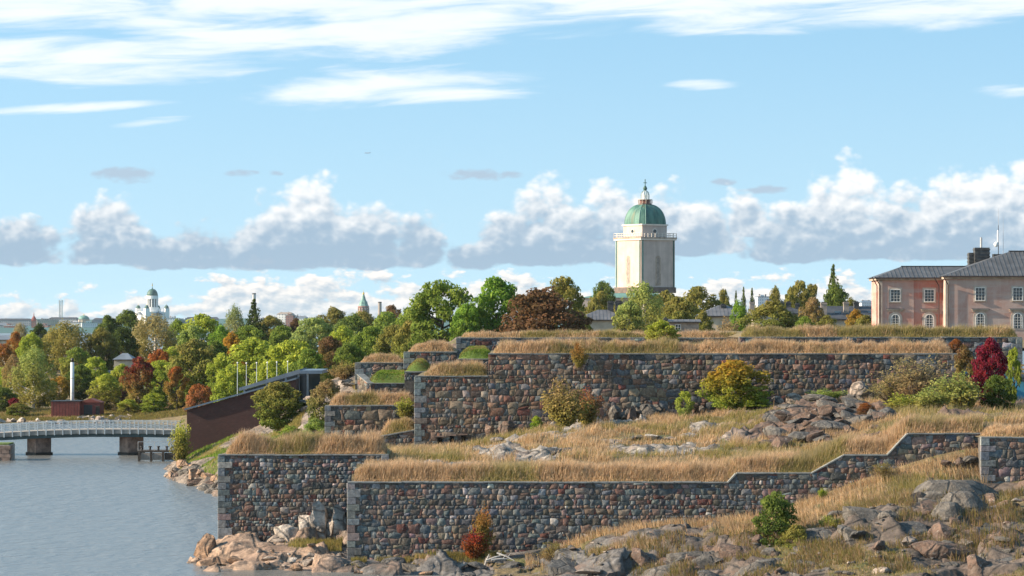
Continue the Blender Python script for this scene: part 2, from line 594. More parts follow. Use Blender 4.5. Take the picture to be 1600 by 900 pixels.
    plain('grey_roof', (0.12, 0.125, 0.14), 0.6, 0.3, 0.6)
    plain('blue_roof', (0.12, 0.17, 0.23), 0.5, 0.25, 0.8)
    plain('slate_blue', (0.15, 0.18, 0.22), 0.6, 0.25, 0.4)
    plain('chimney_brick', (0.06, 0.065, 0.07), 0.9, 0.4, 2.0)
    plain('chimney_pale', (0.30, 0.26, 0.23), 0.9, 0.3, 1.5)
    plain('black_metal', (0.025, 0.025, 0.028), 0.5, 0.3, 3.0)
    plain('port_shade', (0.007, 0.007, 0.007), 1.0, 0.2, 3.0).node_tree.nodes['Principled BSDF'].inputs['Specular IOR Level'].default_value = 0.0  # matte near-black colour standing for the shade inside the gun ports
    plain('pipe_metal', (0.05, 0.035, 0.035), 0.5, 0.3, 3.0)
    plain('grey_metal', (0.42, 0.43, 0.44), 0.45, 0.2, 3.0, metal=0.3)
    plain('concrete', (0.32, 0.30, 0.275), 0.9, 0.35, 1.0, streak=2.0, bmp=0.03)
    plain('pier_stone', (0.27, 0.19, 0.155), 0.9, 0.45, 1.6, streak=1.8, bmp=0.05)
    plain('teal_steel', (0.045, 0.085, 0.095), 0.5, 0.25, 1.0, streak=1.2)
    plain('timber', (0.05, 0.042, 0.036), 0.9, 0.4, 2.0)
    plain('timber_grey', (0.25, 0.225, 0.20), 0.9, 0.3, 2.0, streak=2.0)
    plain('oxide_red', (0.23, 0.062, 0.05), 0.8, 0.25, 0.8, streak=1.2)
    plain('stack_white', (0.62, 0.66, 0.68), 0.55, 0.12, 1.0)
    plain('cream', (0.60, 0.50, 0.37), 0.85, 0.15, 0.6, streak=0.8)
    plain('cream_dull', (0.42, 0.38, 0.31), 0.85, 0.2, 0.6)
    plain('plaster', (0.52, 0.44, 0.395), 0.88, 0.13, 0.35, streak=0.5, bmp=0.03)
    plain('plaster_pale', (0.70, 0.64, 0.57), 0.85, 0.1, 0.5)
    plain('plinth', (0.16, 0.13, 0.115), 0.9, 0.3, 0.8)
    m, nt, b = new_mat('patina')
    p = world_pos(nt)
    n = xnoise(scaled(nt, p, (0.7, 0.7, 0.12)), 1.0, 6, 0.6)
    c = xmix(n.ss(0.35, 0.65), (0.028, 0.105, 0.088), (0.085, 0.215, 0.175))
    c = xmix(xnoise(scaled(nt, p, (0.5, 0.5, 0.06)), 1.0, 4, 0.6).ss(0.54, 0.68) * 0.6, c, (0.13, 0.12, 0.055))
    nt.links.new(c, b.inputs['Base Color']); b.inputs['Roughness'].default_value = 0.6
    plain('patina_plain', (0.13, 0.27, 0.24), 0.6, 0.3, 0.4)
    plain('patina_dark', (0.045, 0.12, 0.10), 0.6, 0.25, 0.4)
    plain('copper_rust', (0.20, 0.09, 0.07), 0.6, 0.3, 1.0)
    plain('gold', (0.65, 0.45, 0.12), 0.35, 0.1, 1.0, metal=0.8)
    plain('hut_blue', (0.07, 0.30, 0.44), 0.7, 0.2, 0.7, streak=0.8)
    plain('new_wood', (0.42, 0.27, 0.10), 0.7, 0.25, 2.0)
    plain('driftwood', (0.48, 0.46, 0.43), 0.85, 0.25, 3.0)
    # glazing
    m, nt, b = new_mat('glass')
    b.inputs['Base Color'].default_value = (0.03, 0.045, 0.055, 1)
    b.inputs['Roughness'].default_value = 0.06
    m, nt, b = new_mat('lantern_glass')
    b.inputs['Base Color'].default_value = (0.75, 0.82, 0.82, 1)
    b.inputs['Roughness'].default_value = 0.1
    b.inputs['Alpha'].default_value = 0.45
    # distant town fronts: windows far too small to build at this distance
    for nm, wall, gl in (('town_pale', (0.50, 0.49, 0.47), (0.16, 0.19, 0.22)), ('town_cream', (0.48, 0.42, 0.34), (0.17, 0.17, 0.18)),
                         ('town_brick', (0.30, 0.15, 0.13), (0.14, 0.11, 0.11)), ('town_grey', (0.26, 0.29, 0.32), (0.10, 0.13, 0.16)),
                         ('town_white', (0.72, 0.73, 0.73), (0.30, 0.34, 0.38))):
        m, nt, b = new_mat(nm)
        p = world_pos(nt)
        sp = nt.nodes.new('ShaderNodeSeparateXYZ'); nt.links.new(p, sp.inputs[0])
        fx = X.m('FRACT', (X(sp.outputs[0]) + X(sp.outputs[1])) * (1 / 3.2))
        fz = X.m('FRACT', X(sp.outputs[2]) * (1 / 3.4))
        k = fx.ss(0.28, 0.34) * fz.ss(0.35, 0.42) * (1.0 - fx.ss(0.72, 0.78)) * (1.0 - fz.ss(0.84, 0.9))
        c = xmix(xnoise(p, 0.05, 4, 0.6).ss(0.3, 0.7), tuple(q * 0.8 for q in wall), wall)
        nt.links.new(xmix(k, c, gl), b.inputs['Base Color']); b.inputs['Roughness'].default_value = 0.8


build_materials()


# ------------------------------------------------------------------ noise + height fields
def _h(ix, iy, seed):
    n = (ix.astype(np.int64) * 374761393 + iy.astype(np.int64) * 668265263 + seed * 982451653) & 0xFFFFFFFF
    n = ((n ^ (n >> 13)) * 1274126177) & 0xFFFFFFFF
    return ((n ^ (n >> 16)) & 0xFFFF) / 65535.0


def vnoise(x, y, seed=0):
    x = np.asarray(x, float); y = np.asarray(y, float)
    ix, iy = np.floor(x), np.floor(y)
    fx, fy = x - ix, y - iy
    fx = fx * fx * (3 - 2 * fx); fy = fy * fy * (3 - 2 * fy)
    a, b = _h(ix, iy, seed), _h(ix + 1, iy, seed)
    c, d = _h(ix, iy + 1, seed), _h(ix + 1, iy + 1, seed)
    return (a + (b - a) * fx) * (1 - fy) + (c + (d - c) * fx) * fy


def fbm(x, y, seed=0, oct=4, gain=0.5):
    s, a, t = 0, 1.0, 0
    for k in range(oct):
        s = s + a * vnoise(x * 2 ** k, y * 2 ** k, seed + k * 17)
        t += a
        a *= gain
    return s / t


def facets(x, y, seed):
    """angular rock relief: each Voronoi block is a tilted plane (about -1..1) """
    x = np.asarray(x, float); y = np.asarray(y, float)
    ix, iy = np.floor(x), np.floor(y)
    best = np.full(x.shape, 9.0); val = np.zeros(x.shape)
    for dx in (-1, 0, 1):
        for dy in (-1, 0, 1):
            cx, cy = ix + dx, iy + dy
            sx, sy = cx + _h(cx, cy, seed), cy + _h(cx, cy, seed + 5)
            d = (x - sx) ** 2 + (y - sy) ** 2
            v = (_h(cx, cy, seed + 9) - 0.5) * 1.2 + (x - sx) * (_h(cx, cy, seed + 13) - 0.5) * 2.2 + (y - sy) * (_h(cx, cy, seed + 21) - 0.3) * 2.2
            k = d < best
            best = np.where(k, d, best); val = np.where(k, v, val)
    return val


class Field:
    """smooth surface through control points (x, y, z), thin-plate spline"""

    def __init__(s, pts, linear=False):
        s.lin = linear
        p = np.array(pts, float)
        s.c = p[:, :2]
        n = len(p)
        s.sc = 20.0
        d = np.linalg.norm(s.c[:, None] - s.c[None], axis=2) / s.sc
        K = s.kern(d) + np.eye(n) * 0.02
        Q = np.hstack([np.ones((n, 1)), s.c / s.sc])
        A = np.block([[K, Q], [Q.T, np.zeros((3, 3))]])
        s.w = np.linalg.solve(A, np.concatenate([p[:, 2], np.zeros(3)]))

    def kern(s, d):
        return -d if s.lin else np.where(d > 0, d * d * np.log(np.maximum(d, 1e-9)), 0)

    def __call__(s, x, y):
        x = np.asarray(x, float); y = np.asarray(y, float)
        sh = x.shape
        q = np.stack([x.ravel(), y.ravel()], 1)
        out = np.empty(len(q))
        for i in range(0, len(q), 20000):
            b = q[i:i + 20000]
            d = np.linalg.norm(b[:, None] - s.c[None], axis=2) / s.sc
            K = s.kern(d)
            out[i:i + 20000] = K @ s.w[:-3] + s.w[-3] + b @ s.w[-2:] / s.sc
        return out.reshape(sh)


def grid_mesh(name, xs, ys, zf, mat, rockf=None, tintf=None, parent=None, keep=None, smooth=True):
    gx, gy = np.meshgrid(xs, ys)
    gz = zf(gx, gy)
    nx, ny = len(xs), len(ys)
    V = np.stack([gx.ravel(), gy.ravel(), gz.ravel()], 1)
    i = np.arange(ny - 1)[:, None] * nx + np.arange(nx - 1)[None]
    q = np.stack([i, i + 1, i + nx + 1, i + nx], -1).reshape(-1, 4)
    if keep is not None:
        c = V[q].mean(1)
        q = q[keep(c[:, 0], c[:, 1], c[:, 2])]
    attrs = {'rock': rockf(gx, gy).ravel()} if rockf else None
    cols = tintf(gx, gy).reshape(-1, 3) if tintf else None
    me = mesh_np(name, V, q.ravel(), np.full(len(q), 4), cols, attrs)
    return link(name, me, mat, parent, smooth)


def blades(name, pts, hgt, wid, cols, parent, lean=0.25, leandir=None, tip=None, kind='stuff'):
    """grass as real blades: pts (n,3) roots; two segments each"""
    n = len(pts)
    a = rng.uniform(0, 2 * PI, n)
    hgt = np.asarray(hgt) * np.ones(n)
    w = np.asarray(wid) * np.ones(n)
    dx, dy = np.cos(a) * w * 0.5, np.sin(a) * w * 0.5 * 0.6
    la = rng.uniform(0, 2 * PI, n)
    lm = np.abs(rng.normal(0, lean, n)) * hgt
    lx, ly = np.cos(la) * lm, np.sin(la) * lm
    if leandir is not None:
        lx = lx + leandir * hgt * rng.uniform(0.4, 1.1, n)
    V = np.empty((n, 5, 3))
    for k, (s, t, ww) in enumerate(((-1, 0, 1), (1, 0, 1), (1, .55, .8), (-1, .55, .8), (0, 1, 0))):
        V[:, k, 0] = pts[:, 0] + s * dx * ww + lx * t * t
        V[:, k, 1] = pts[:, 1] + s * dy * ww + ly * t * t
        V[:, k, 2] = pts[:, 2] + hgt * t * (1 - 0.15 * t * lm / (hgt + 1e-6)) - (0.05 if t == 0 else 0)
    b = np.arange(n)[:, None] * 5
    f = np.concatenate([b + np.array([[0, 1, 2, 3]]), b + np.array([[3, 2, 4]])], 1).ravel()
    c = np.repeat(np.asarray(cols)[:, None, :], 5, 1)
    if tip is not None:
        c[:, 4] = tip[0] * c[:, 4] + (1 - tip[0]) * np.array(tip[1])
    me = mesh_np(name, V.reshape(-1, 3), f, np.tile([4, 3], n), c.reshape(-1, 3))
    o = link(name, me, 'grass', parent)
    if kind: o['kind'] = kind
    return o


STRAW = np.array([(0.56, 0.40, 0.22), (0.64, 0.47, 0.29), (0.42, 0.275, 0.14), (0.66, 0.49, 0.31), (0.29, 0.20, 0.095), (0.55, 0.35, 0.21), (0.35, 0.215, 0.115)])
OLIVE = np.array([(0.25, 0.22, 0.07), (0.30, 0.25, 0.09), (0.20, 0.20, 0.06), (0.34, 0.26, 0.10)])
GREEN = np.array([(0.13, 0.22, 0.03), (0.18, 0.27, 0.04), (0.10, 0.17, 0.025), (0.22, 0.28, 0.06)])


def grass_cols(x, y, seed, green=0.22, scale=0.22, pal=STRAW, pal2=OLIVE):
    n = len(x)
    k = fbm(x * scale, y * scale, seed, 3) + rng.normal(0, 0.06, n)
    a = pal[rng.integers(0, len(pal), n)]
    b = pal2[rng.integers(0, len(pal2), n)]
    t = (k > (0.78 - green)).astype(float)[:, None]
    v = 0.75 + 0.5 * fbm(x * 0.9, y * 0.9, seed + 3, 2)[:, None]
    return (a * (1 - t) + b * t) * v


# ------------------------------------------------------------------ water
water = MB().add([(-9000, -40, 0), (9000, -40, 0), (9000, 13000, 0), (-9000, 13000, 0)], [(0, 1, 2, 3)]).build('sea_water', 'water')
tag(water, 'grey blue rippled sea channel running under the white bridge', kind='structure')

# ------------------------------------------------------------------ rubble walls
STONE_COLS = [((0.115, 0.138, 0.158), 6), ((0.16, 0.18, 0.193), 5), ((0.085, 0.09, 0.10), 4), ((0.165, 0.095, 0.078), 4), ((0.22, 0.15, 0.12), 4.5),
              ((0.25, 0.20, 0.155), 2.5), ((0.17, 0.145, 0.12), 4), ((0.46, 0.42, 0.40), 1.3), ((0.115, 0.10, 0.085), 4), ((0.29, 0.20, 0.19), 2), ((0.15, 0.055, 0.045), 1.2), ((0.22, 0.25, 0.26), 2)]
WARM_COLS = [((0.115, 0.13, 0.145), 5), ((0.17, 0.175, 0.175), 4), ((0.08, 0.08, 0.085), 4), ((0.19, 0.10, 0.07), 6), ((0.25, 0.165, 0.115), 5),
             ((0.26, 0.205, 0.145), 4), ((0.155, 0.12, 0.09), 6), ((0.36, 0.31, 0.265), 1.5), ((0.105, 0.083, 0.066), 5), ((0.29, 0.18, 0.145), 3), ((0.17, 0.06, 0.045), 1.5)]


def clip_half(poly, nx, nz, d):
    """keep nx*x + nz*z <= d"""
    out = []
    for i in range(len(poly)):
        a, b = poly[i], poly[(i + 1) % len(poly)]
        da, db = nx * a[0] + nz * a[1] - d, nx * b[0] + nz * b[1] - d
        if da <= 0: out.append(a)
        if (da < 0 < db) or (db < 0 < da):
            t = da / (da - db)
            out.append((a[0] + t * (b[0] - a[0]), a[1] + t * (b[1] - a[1])))
    return out


def stone_mesh(poly, depth, r):
    """one rounded rubble stone, in (x, z) round its own centre; front face towards -y"""
    q = []
    n = len(poly)
    for i in range(n):                                   # knock the corners off
        a, b = poly[i], poly[(i + 1) % n]
        L = math.hypot(b[0] - a[0], b[1] - a[1])
        if L < 0.05:
            q.append(((a[0] + b[0]) / 2, (a[1] + b[1]) / 2)); continue
        t = min(0.08, 0.012 / L + 0.01)
        q.append((a[0] + t * (b[0] - a[0]), a[1] + t * (b[1] - a[1])))
        q.append((b[0] + t * (a[0] - b[0]), b[1] + t * (a[1] - b[1])))
    n = len(q)
    tx, tz = r.uniform(-.035, .035), r.uniform(-.035, .035)
    V = [(x, 0.10, z) for x, z in q]
    V += [(x * .998, -depth * r.uniform(.55, .8) + tx * x + tz * z, z * .998) for x, z in q]
    V += [(x * .955, -depth * r.uniform(.85, 1.1) + tx * x + tz * z, z * .955) for x, z in q]
    V.append((0, -depth * r.uniform(.95, 1.2), 0))
    fl, sz = [], []
    for k in range(2):
        for i in range(n):
            j = (i + 1) % n
            fl += [k * n + i, k * n + j, (k + 1) * n + j, (k + 1) * n + i]; sz.append(4)
    for i in range(n):
        fl += [2 * n + i, 2 * n + (i + 1) % n, 3 * n]; sz.append(3)
    return V, fl, sz


def trim_stone(poly, xl, xr, top, r, out):
    """cut a stone to the wall outline, leave a joint round it"""
    poly = clip_half(poly, -1, 0, -xl); poly = clip_half(poly, 1, 0, xr)
    if len(poly) < 3: return
    x = sum(p[0] for p in poly) / len(poly)
    segs = [(a, b, (b[1] - a[1]) / (b[0] - a[0])) for a, b in zip(top[:-1], top[1:])]
    for i_, (a, b, m) in enumerate(segs):
        if a[0] - .01 <= x <= b[0] + .01:
            use = [i_] + [j_ for j_, ok in ((i_ - 1, i_ > 0 and segs[i_ - 1][2] > m), (i_ + 1, i_ + 1 < len(segs) and m > segs[min(i_ + 1, len(segs) - 1)][2])) if ok]
            for j_ in use:
                a2, b2, m2 = segs[j_]
                poly = clip_half(poly, -m2, 1, a2[1] - m2 * a2[0])
                if len(poly) < 3: return
            break
    cx = sum(p[0] for p in poly) / len(poly); cz = sum(p[1] for p in poly) / len(poly)
    g = 0.005 + r.uniform(0, .012)                       # mortar joint
    q = []
    for p in poly:
        L = math.hypot(p[0] - cx, p[1] - cz)
        k = max(0.3, (L - g * 1.3) / L) if L > 1e-6 else 1
        q.append(((p[0] - cx) * k, (p[1] - cz) * k))
    ar = abs(sum(q[k][0] * q[(k + 1) % len(q)][1] - q[(k + 1) % len(q)][0] * q[k][1] for k in range(len(q)))) / 2
    if ar > 0.010: out.append((ar, (cx, cz), q))


def coursed(xl, xr, top, bot, size, r):
    """roughly squared rubble: wandering courses, slanting joints, split and chipped blocks"""
    bots = lambda x: float(np.interp(x, [t[0] for t in bot], [t[1] for t in bot]))
    tops = lambda x: float(np.interp(x, [t[0] for t in top], [t[1] for t in top]))
    zmin, zmax = min(b[1] for b in bot), max(t[1] for t in top)
    hs = []
    while sum(hs) < zmax - zmin + size: hs.append(size * r.choice([.45, .55, .62, .7, .8, .95]))
    nx = int((xr - xl) / (size * .42)) + 4
    gx = [xl - size + i * (xr - xl + 2 * size) / (nx - 1) for i in range(nx)]
    lines = []
    z = zmin - .1
    for k in range(len(hs) + 1):
        hm = min(hs[min(k, len(hs) - 1)], hs[max(k - 1, 0)])
        ph, ph2 = r.uniform(0, 9), r.uniform(0, 9)
        lines.append([z + hm * (.24 * math.sin(x * 1.1 + ph) * math.sin(x * .37 + ph2) + r.uniform(-.17, .17)) for x in gx])
        z += hs[min(k, len(hs) - 1)]
    L = lambda k, x: float(np.interp(x, gx, lines[k]))
    out = []
    for k, h in enumerate(hs):
        x = xl - r.uniform(0, size)
        ja = (x, x)
        while x < xr:
            w = h * r.choice([.7, .9, 1.1, 1.3, 1.6, 2.0]) * r.uniform(.85, 1.15)
            x1 = x + w
            jb = (x1 + r.uniform(-.2, .2) * h, x1 + r.uniform(-.2, .2) * h)      # bottom, top of the joint
            zc = (L(k, x + w / 2) + L(k + 1, x + w / 2)) / 2
            if zc > bots(x + w / 2) and zc < tops(x + w / 2) + h * .5 and jb[0] > ja[0] + .1 and jb[1] > ja[1] + .1:
                pb = [(ja[0], L(k, ja[0]))] + [(q, L(k, q)) for q in gx if ja[0] + .08 < q < jb[0] - .08] + [(jb[0], L(k, jb[0]))]
                pt = [(jb[1], L(k + 1, jb[1]))] + [(q, L(k + 1, q)) for q in reversed(gx) if ja[1] + .08 < q < jb[1] - .08] + [(ja[1], L(k + 1, ja[1]))]
                poly = pb + pt
                cx = sum(p[0] for p in poly) / len(poly); cz = sum(p[1] for p in poly) / len(poly)
                for (sx, sz) in ((-1, -1), (1, -1), (1, 1), (-1, 1)):            # broken corners
                    if r.random() < .45:
                        a = math.atan2(sz * h, sx * w) + r.uniform(-.3, .3)
                        d = math.hypot(w, h) * .5 * r.uniform(.62, .86)
                        nx_, nz_ = math.cos(a), math.sin(a)
                        off = nx_ * cx + nz_ * cz + d
                        chip = clip_half(poly, -nx_, -nz_, -off)
                        poly = clip_half(poly, nx_, nz_, off)
                        if len(chip) > 2: trim_stone(chip, xl, xr, top, r, out)
                        if len(poly) < 3: break
                if len(poly) > 2:
                    if r.random() < .2 and h > size * .55:                          # two thin stones in one course
                        a = r.uniform(-.25, .25) + (PI / 2 if w < h * 1.5 else 0 if r.random() < .4 else PI / 2)
                        nx_, nz_ = math.cos(a), math.sin(a)
                        off = nx_ * cx + nz_ * cz + r.uniform(-.12, .12) * h
                        for sg in (1, -1):
                            pp = clip_half(poly, nx_ * sg, nz_ * sg, off * sg)
                            if len(pp) > 2: trim_stone(pp, xl, xr, top, r, out)
                    else:
                        trim_stone(poly, xl, xr, top, r, out)
            ja = jb
            x = x1
    return out


def rubble(xl, xr, top, bot, size, r, aspect=1.25):
    """irregular stones filling the wall face: list of (centre, polygon)"""
    rs = []
    tops = lambda x: float(np.interp(x, [t[0] for t in top], [t[1] for t in top]))
    bots = lambda x: float(np.interp(x, [t[0] for t in bot], [t[1] for t in bot]))
    zmin, zmax = min(b[1] for b in bot), max(t[1] for t in top)
    area = (xr - xl) * (zmax - zmin)
    buf = []
    z = zmin
    ph = r.uniform(0, 9)
    while z < zmax + .3:
        hgt = size * r.choice([.42, .5, .58, .66, .8, 1.0])
        x = xl - r.uniform(0, size)
        while x < xr + size * .3:
            w = hgt * r.choice([.8, 1.0, 1.2, 1.4, 1.7, 2.1]) * r.uniform(.85, 1.15)
            zc = z + hgt / 2 + math.sin(x * .55 + ph + z) * size * .14 + r.gauss(0, hgt * .13)
            xc_ = x + w / 2
            if xl - .1 < xc_ < xr + .1 and bots(xc_) < zc < tops(xc_) - size * .08:
                q = r.random()
                if q < .24 and w > hgt * 1.1:            # a pair of small stones instead of a large one
                    buf.append((xc_ + r.uniform(-.2, .2) * w, zc - hgt * .22, .35 * hgt)); buf.append((xc_ + r.uniform(-.2, .2) * w, zc + hgt * .24, .35 * hgt))
                else:
                    buf.append((xc_ + r.gauss(0, .05) * w, zc, min(.5 * hgt * (w / hgt) ** .5, hgt * .75) * r.uniform(.5, .8)))
            x += w
        z += hgt
    A = np.array(buf)
    out = []
    for i in range(len(A)):
        x, z, rad = A[i]
        dx, dz = (A[:, 0] - x) / aspect, A[:, 1] - z
        d2 = dx * dx + dz * dz
        nb = np.argsort(d2)[1:22]
        w = size * 1.5
        poly = [(-w, -w), (w, -w), (w, w), (-w, w)]      # in scaled, seed-centred space
        for j in nb:
            # power-diagram bisector
            L2 = d2[j]
            k = (L2 + rad * rad - A[j, 2] ** 2) / 2
            poly = clip_half(poly, dx[j], dz[j], k)
            if len(poly) < 3: break
        if len(poly) < 3: continue
        poly = [(p[0] * aspect + x, p[1] + z) for p in poly]
        trim_stone(poly, xl, xr, top, r, out)
    return out


def pick(pal, r):
    t = r.uniform(0, sum(w for c, w in pal))
    for c, w in pal:
        t -= w
        if t <= 0: break
    v = r.uniform(0.55, 1.08)
    return tuple(k * v * r.uniform(.93, 1.07) for k in c)


def stone_wall(name, label, Y, top_px, bot_px, size=0.62, pal=STONE_COLS, thick=1.4, quoin_l=False, quoin_r=False, seed=1, cells=False, sod=0.5, sod_depth=30.0,
               grass_h=0.85, grass_d=3.2, density=330, green=0.2, lawn=False, sod_l=0.3, sod_r=0.3, coping=True, rotz=0.0, grass_pal=STRAW, bumps=0.0):
    """a rubble wall facing the viewer: top/bottom outlines in photo pixels at distance Y"""
    r = random.Random(seed)
    xc = PX((top_px[0][0] + top_px[-1][0]) / 2, Y)
    root = empty(name, (xc, Y, 0), rotz)
    tag(root, label, 'stone wall', kind='thing')
    top = [(PX(a, Y) - xc, PZ(b, Y)) for a, b in top_px]
    bot = [(PX(a, Y) - xc, PZ(b, Y)) for a, b in bot_px]
    xl, xr = top[0][0], top[-1][0]
    # core behind the stones
    cb = MB().prism([(xl, bot[0][1] - 1.2)] + [(xr, bot[-1][1] - 1.2)] + top[::-1], -0.008, thick)
    cb.build('mortar_core', 'mortar', root)
    ql = 0.55 if quoin_l else 0.0
    qr = 0.55 if quoin_r else 0.0
    st = (rubble if cells else coursed)(xl + ql, xr - qr, [(max(xl, a), b) for a, b in top], bot, size, r)
    st.sort(key=lambda t: -t[0])
    rest_v, rest_f, rest_s, rest_c = [], [], [], []
    for k, (ar, (cx, cz), poly) in enumerate(st):
        V, fl, sz = stone_mesh(poly, r.uniform(.015, .045), r)
        c = pick(pal, r)
        if k < 300:
            me = mesh_np('stone', V, fl, sz, np.tile(c, (len(V), 1)))
            o = link('stone', me, 'stone', root)
            o.location = (cx, 0, cz)
        else:
            b = len(rest_v)
            rest_v += [(v[0] + cx, v[1], v[2] + cz) for v in V]
            rest_f += [i + b for i in fl]; rest_s += sz
            rest_c += [c] * len(V)
    if rest_v:
        o = link('small_stones', mesh_np('small_stones', rest_v, rest_f, rest_s, np.array(rest_c)), 'stone', root)
        o['kind'] = 'stuff'
    # dressed corner blocks
    for side, on in ((-1, quoin_l), (1, quoin_r)):
        if not on: continue
        xe = xl if side < 0 else xr
        z = top[0][1] if side < 0 else top[-1][1]
        zb = (bot[0][1] if side < 0 else bot[-1][1]) - 0.3
        k = 0
        while z > zb:
            h = r.uniform(.42, .62)
            w = (0.55, 0.95)[k % 2] * r.uniform(.9, 1.15)
            a, b = (xe - .03, xe + w) if side < 0 else (xe - w, xe + .03)
            mb = MB()
            d = -0.075 - r.uniform(0, .02)
            e = .025
            mb.add([(a + e, d, z - h + e + .02), (b - e, d, z - h + e + .02), (b - e, d, z - e), (a + e, d, z - e),
                    (a, d + .03, z - h + .02), (b, d + .03, z - h + .02), (b, d + .03, z), (a, d + .03, z),
                    (a, .35, z - h + .02), (b, .35, z - h + .02), (b, .35, z), (a, .35, z)],
                   [(0, 1, 2, 3), (4, 5, 1, 0), (5, 6, 2, 1), (6, 7, 3, 2), (7, 4, 0, 3), (8, 9, 5, 4), (9, 10, 6, 5), (10, 11, 7, 6), (11, 8, 4, 7)])
            o = mb.build('quoin', 'stone', root)
            c = pick([((0.17, 0.20, 0.22), 5), ((0.22, 0.23, 0.235), 4), ((0.25, 0.20, 0.19), 2), ((0.30, 0.30, 0.29), 1)], r)
            at = o.data.color_attributes.new('col', 'FLOAT_COLOR', 'POINT')
            at.data.foreach_set('color', np.tile((*c, 1.0), len(o.data.vertices)).astype(np.float32))
            z -= h; k += 1
    # coping slabs
    if coping:
        for (a, b) in zip(top[:-1], top[1:]):
            L = math.hypot(b[0] - a[0], b[1] - a[1])
            n = max(1, int(L / 1.9))
            ang = math.atan2(b[1] - a[1], b[0] - a[0])
            for k in range(n):
                t0, t1 = k * L / n, (k + 1) * L / n - 0.015
                mb = MB()
                hh = r.uniform(.075, .115)
                mb.box(t0, t1, -.07 - r.uniform(0, .05), .75, .004, hh)
                o = mb.build('coping_stone', 'coping', root)
                o.location = (a[0], r.uniform(-.025, .015), a[1] + r.uniform(-.004, .022))
                o.rotation_euler = (0, -ang, r.uniform(-.006, .006))
    # earth bank and grass on top
    tz = lambda x: np.interp(x, [t[0] for t in top], [t[1] for t in top])

    def zf(x, y):
        k = np.clip((y - .35) / 1.1, 0, 1)
        k = k * k * (3 - 2 * k)
        el = np.clip((x - xl - sod_l) / .9, 0, 1); er = np.clip((xr - sod_r - x) / .9, 0, 1)
        e = np.minimum(el if sod_l < 90 else 1, er if sod_r < 90 else 1)
        e = np.sqrt(np.clip(e, 0, 1))
        return tz(x) + 0.02 + (sod * (0.75 + 0.5 * fbm((x + xc) * .35, y * .35, seed, 3)) + bumps * fbm((x + xc) * .13, y * .2, seed + 4, 2)) * k * e
    if sod is not None:
        xs = np.linspace(xl + .05, xr - .05, max(8, int((xr - xl) / .5)))
        ys = np.concatenate([np.linspace(.3, 3.5, 12), np.linspace(4.5, sod_depth, 10)])
        grid_mesh('earth_bank', xs, ys, zf, 'lawn_soil' if lawn else 'soil', parent=root)
    if sod is not None and grass_d > 0:
        n = int((xr - xl) * grass_d * density)
        x = rng.uniform(xl + .15 + sod_l * .5, xr - .1 - sod_r * .5, n)
        y = .42 + rng.uniform(0, 1, n) ** 1.3 * grass_d
        pts = np.stack([x, y, zf(x, y)], 1)
        if lawn:
            c = grass_cols(x + xc, y, seed, 0.3, 0.5, GREEN, OLIVE)
        else:
            c = grass_cols(x + xc, y, seed, green, 0.3, grass_pal)
        ex = np.clip(np.minimum(x - xl - sod_l * .5, xr - sod_r * .5 - x) / 1.2 + .35, .3, 1)
        ed = np.clip((y - .35) / .8, .25, 1)
        clump = np.clip(fbm((x + xc) * 1.0, y * 1.0, seed + 8, 3) * 1.9 + .05, .35, 1.5)
        hg = grass_h * rng.uniform(.6, 1.15, n) * ex * ed * clump
        blades('grass_cover', pts, hg, rng.uniform(.022, .05, n), c, root, 0.28, 0.12, None if lawn else (0.55, (0.76, 0.58, 0.43)))
    return root

# ------------------------------------------------------------------ rocks
def rock_mesh(seed, sub=3, flat=0.7):
    """boulder: a ball cut back by random planes, then roughened"""
    r = np.random.default_rng(seed)
    bm = bmesh.new()
    bmesh.ops.create_icosphere(bm, subdivisions=sub, radius=1.0)
    V = np.array([v.co[:] for v in bm.verts])
    for k in range(18):
        n = r.normal(0, 1, 3); n[2] *= 0.8
        n /= np.linalg.norm(n)
        d = r.uniform(0.36, 0.72)
        t = np.maximum(V @ n - d, 0)
        V -= t[:, None] * n
    a = V[:, 0] * 1.9 + seed; b = V[:, 1] * 1.9 + V[:, 2] * 2.3
    V *= (1.0 + 0.22 * fbm(a * 1.6, b * 1.6, seed, 4))[:, None] * 1.12
    V *= np.array([1.0, 0.85, flat])
    for v, c in zip(bm.verts, V): v.co = c
    me = bpy.data.meshes.new('rock')
    bm.to_mesh(me); bm.free()
    me.materials.append(M['rock'])
    return me


ROCK_TINTS = {'pale': (0.30, 0.265, 0.24), 'tan': (0.33, 0.22, 0.15), 'grey': (0.125, 0.12, 0.113), 'blue': (0.082, 0.087, 0.093), 'brown': (0.135, 0.092, 0.074), 'white': (0.46, 0.43, 0.40)}
ROCKS = {}
for tk, tc_ in ROCK_TINTS.items():
    for k in range(5):
        me = rock_mesh(k * 7 + len(tk), 3)
        at = me.color_attributes.new('col', 'FLOAT_COLOR', 'POINT')
        at.data.foreach_set('color', np.tile((*tc_, 1.0), len(me.vertices)).astype(np.float32))
        ROCKS[tk, k] = me


def rock(parent, tint, x, y, z, s, sx=1.0, sz=1.0, rz=None, tilt=0.0, sink=0.25, name='rock'):
    me = ROCKS[tint, rnd.randrange(5)]
    o = bpy.data.objects.new(name, me)
    o.parent = parent
    o.location = (x, y, z - s * sz * 0.7 * sink)
    o.scale = (s * sx, s, s * sz)
    o.rotation_euler = (rnd.uniform(-.25, .25), tilt + rnd.uniform(-.2, .2), rnd.uniform(0, 6.28) if rz is None else rz)
    COL.objects.link(o)
    return o


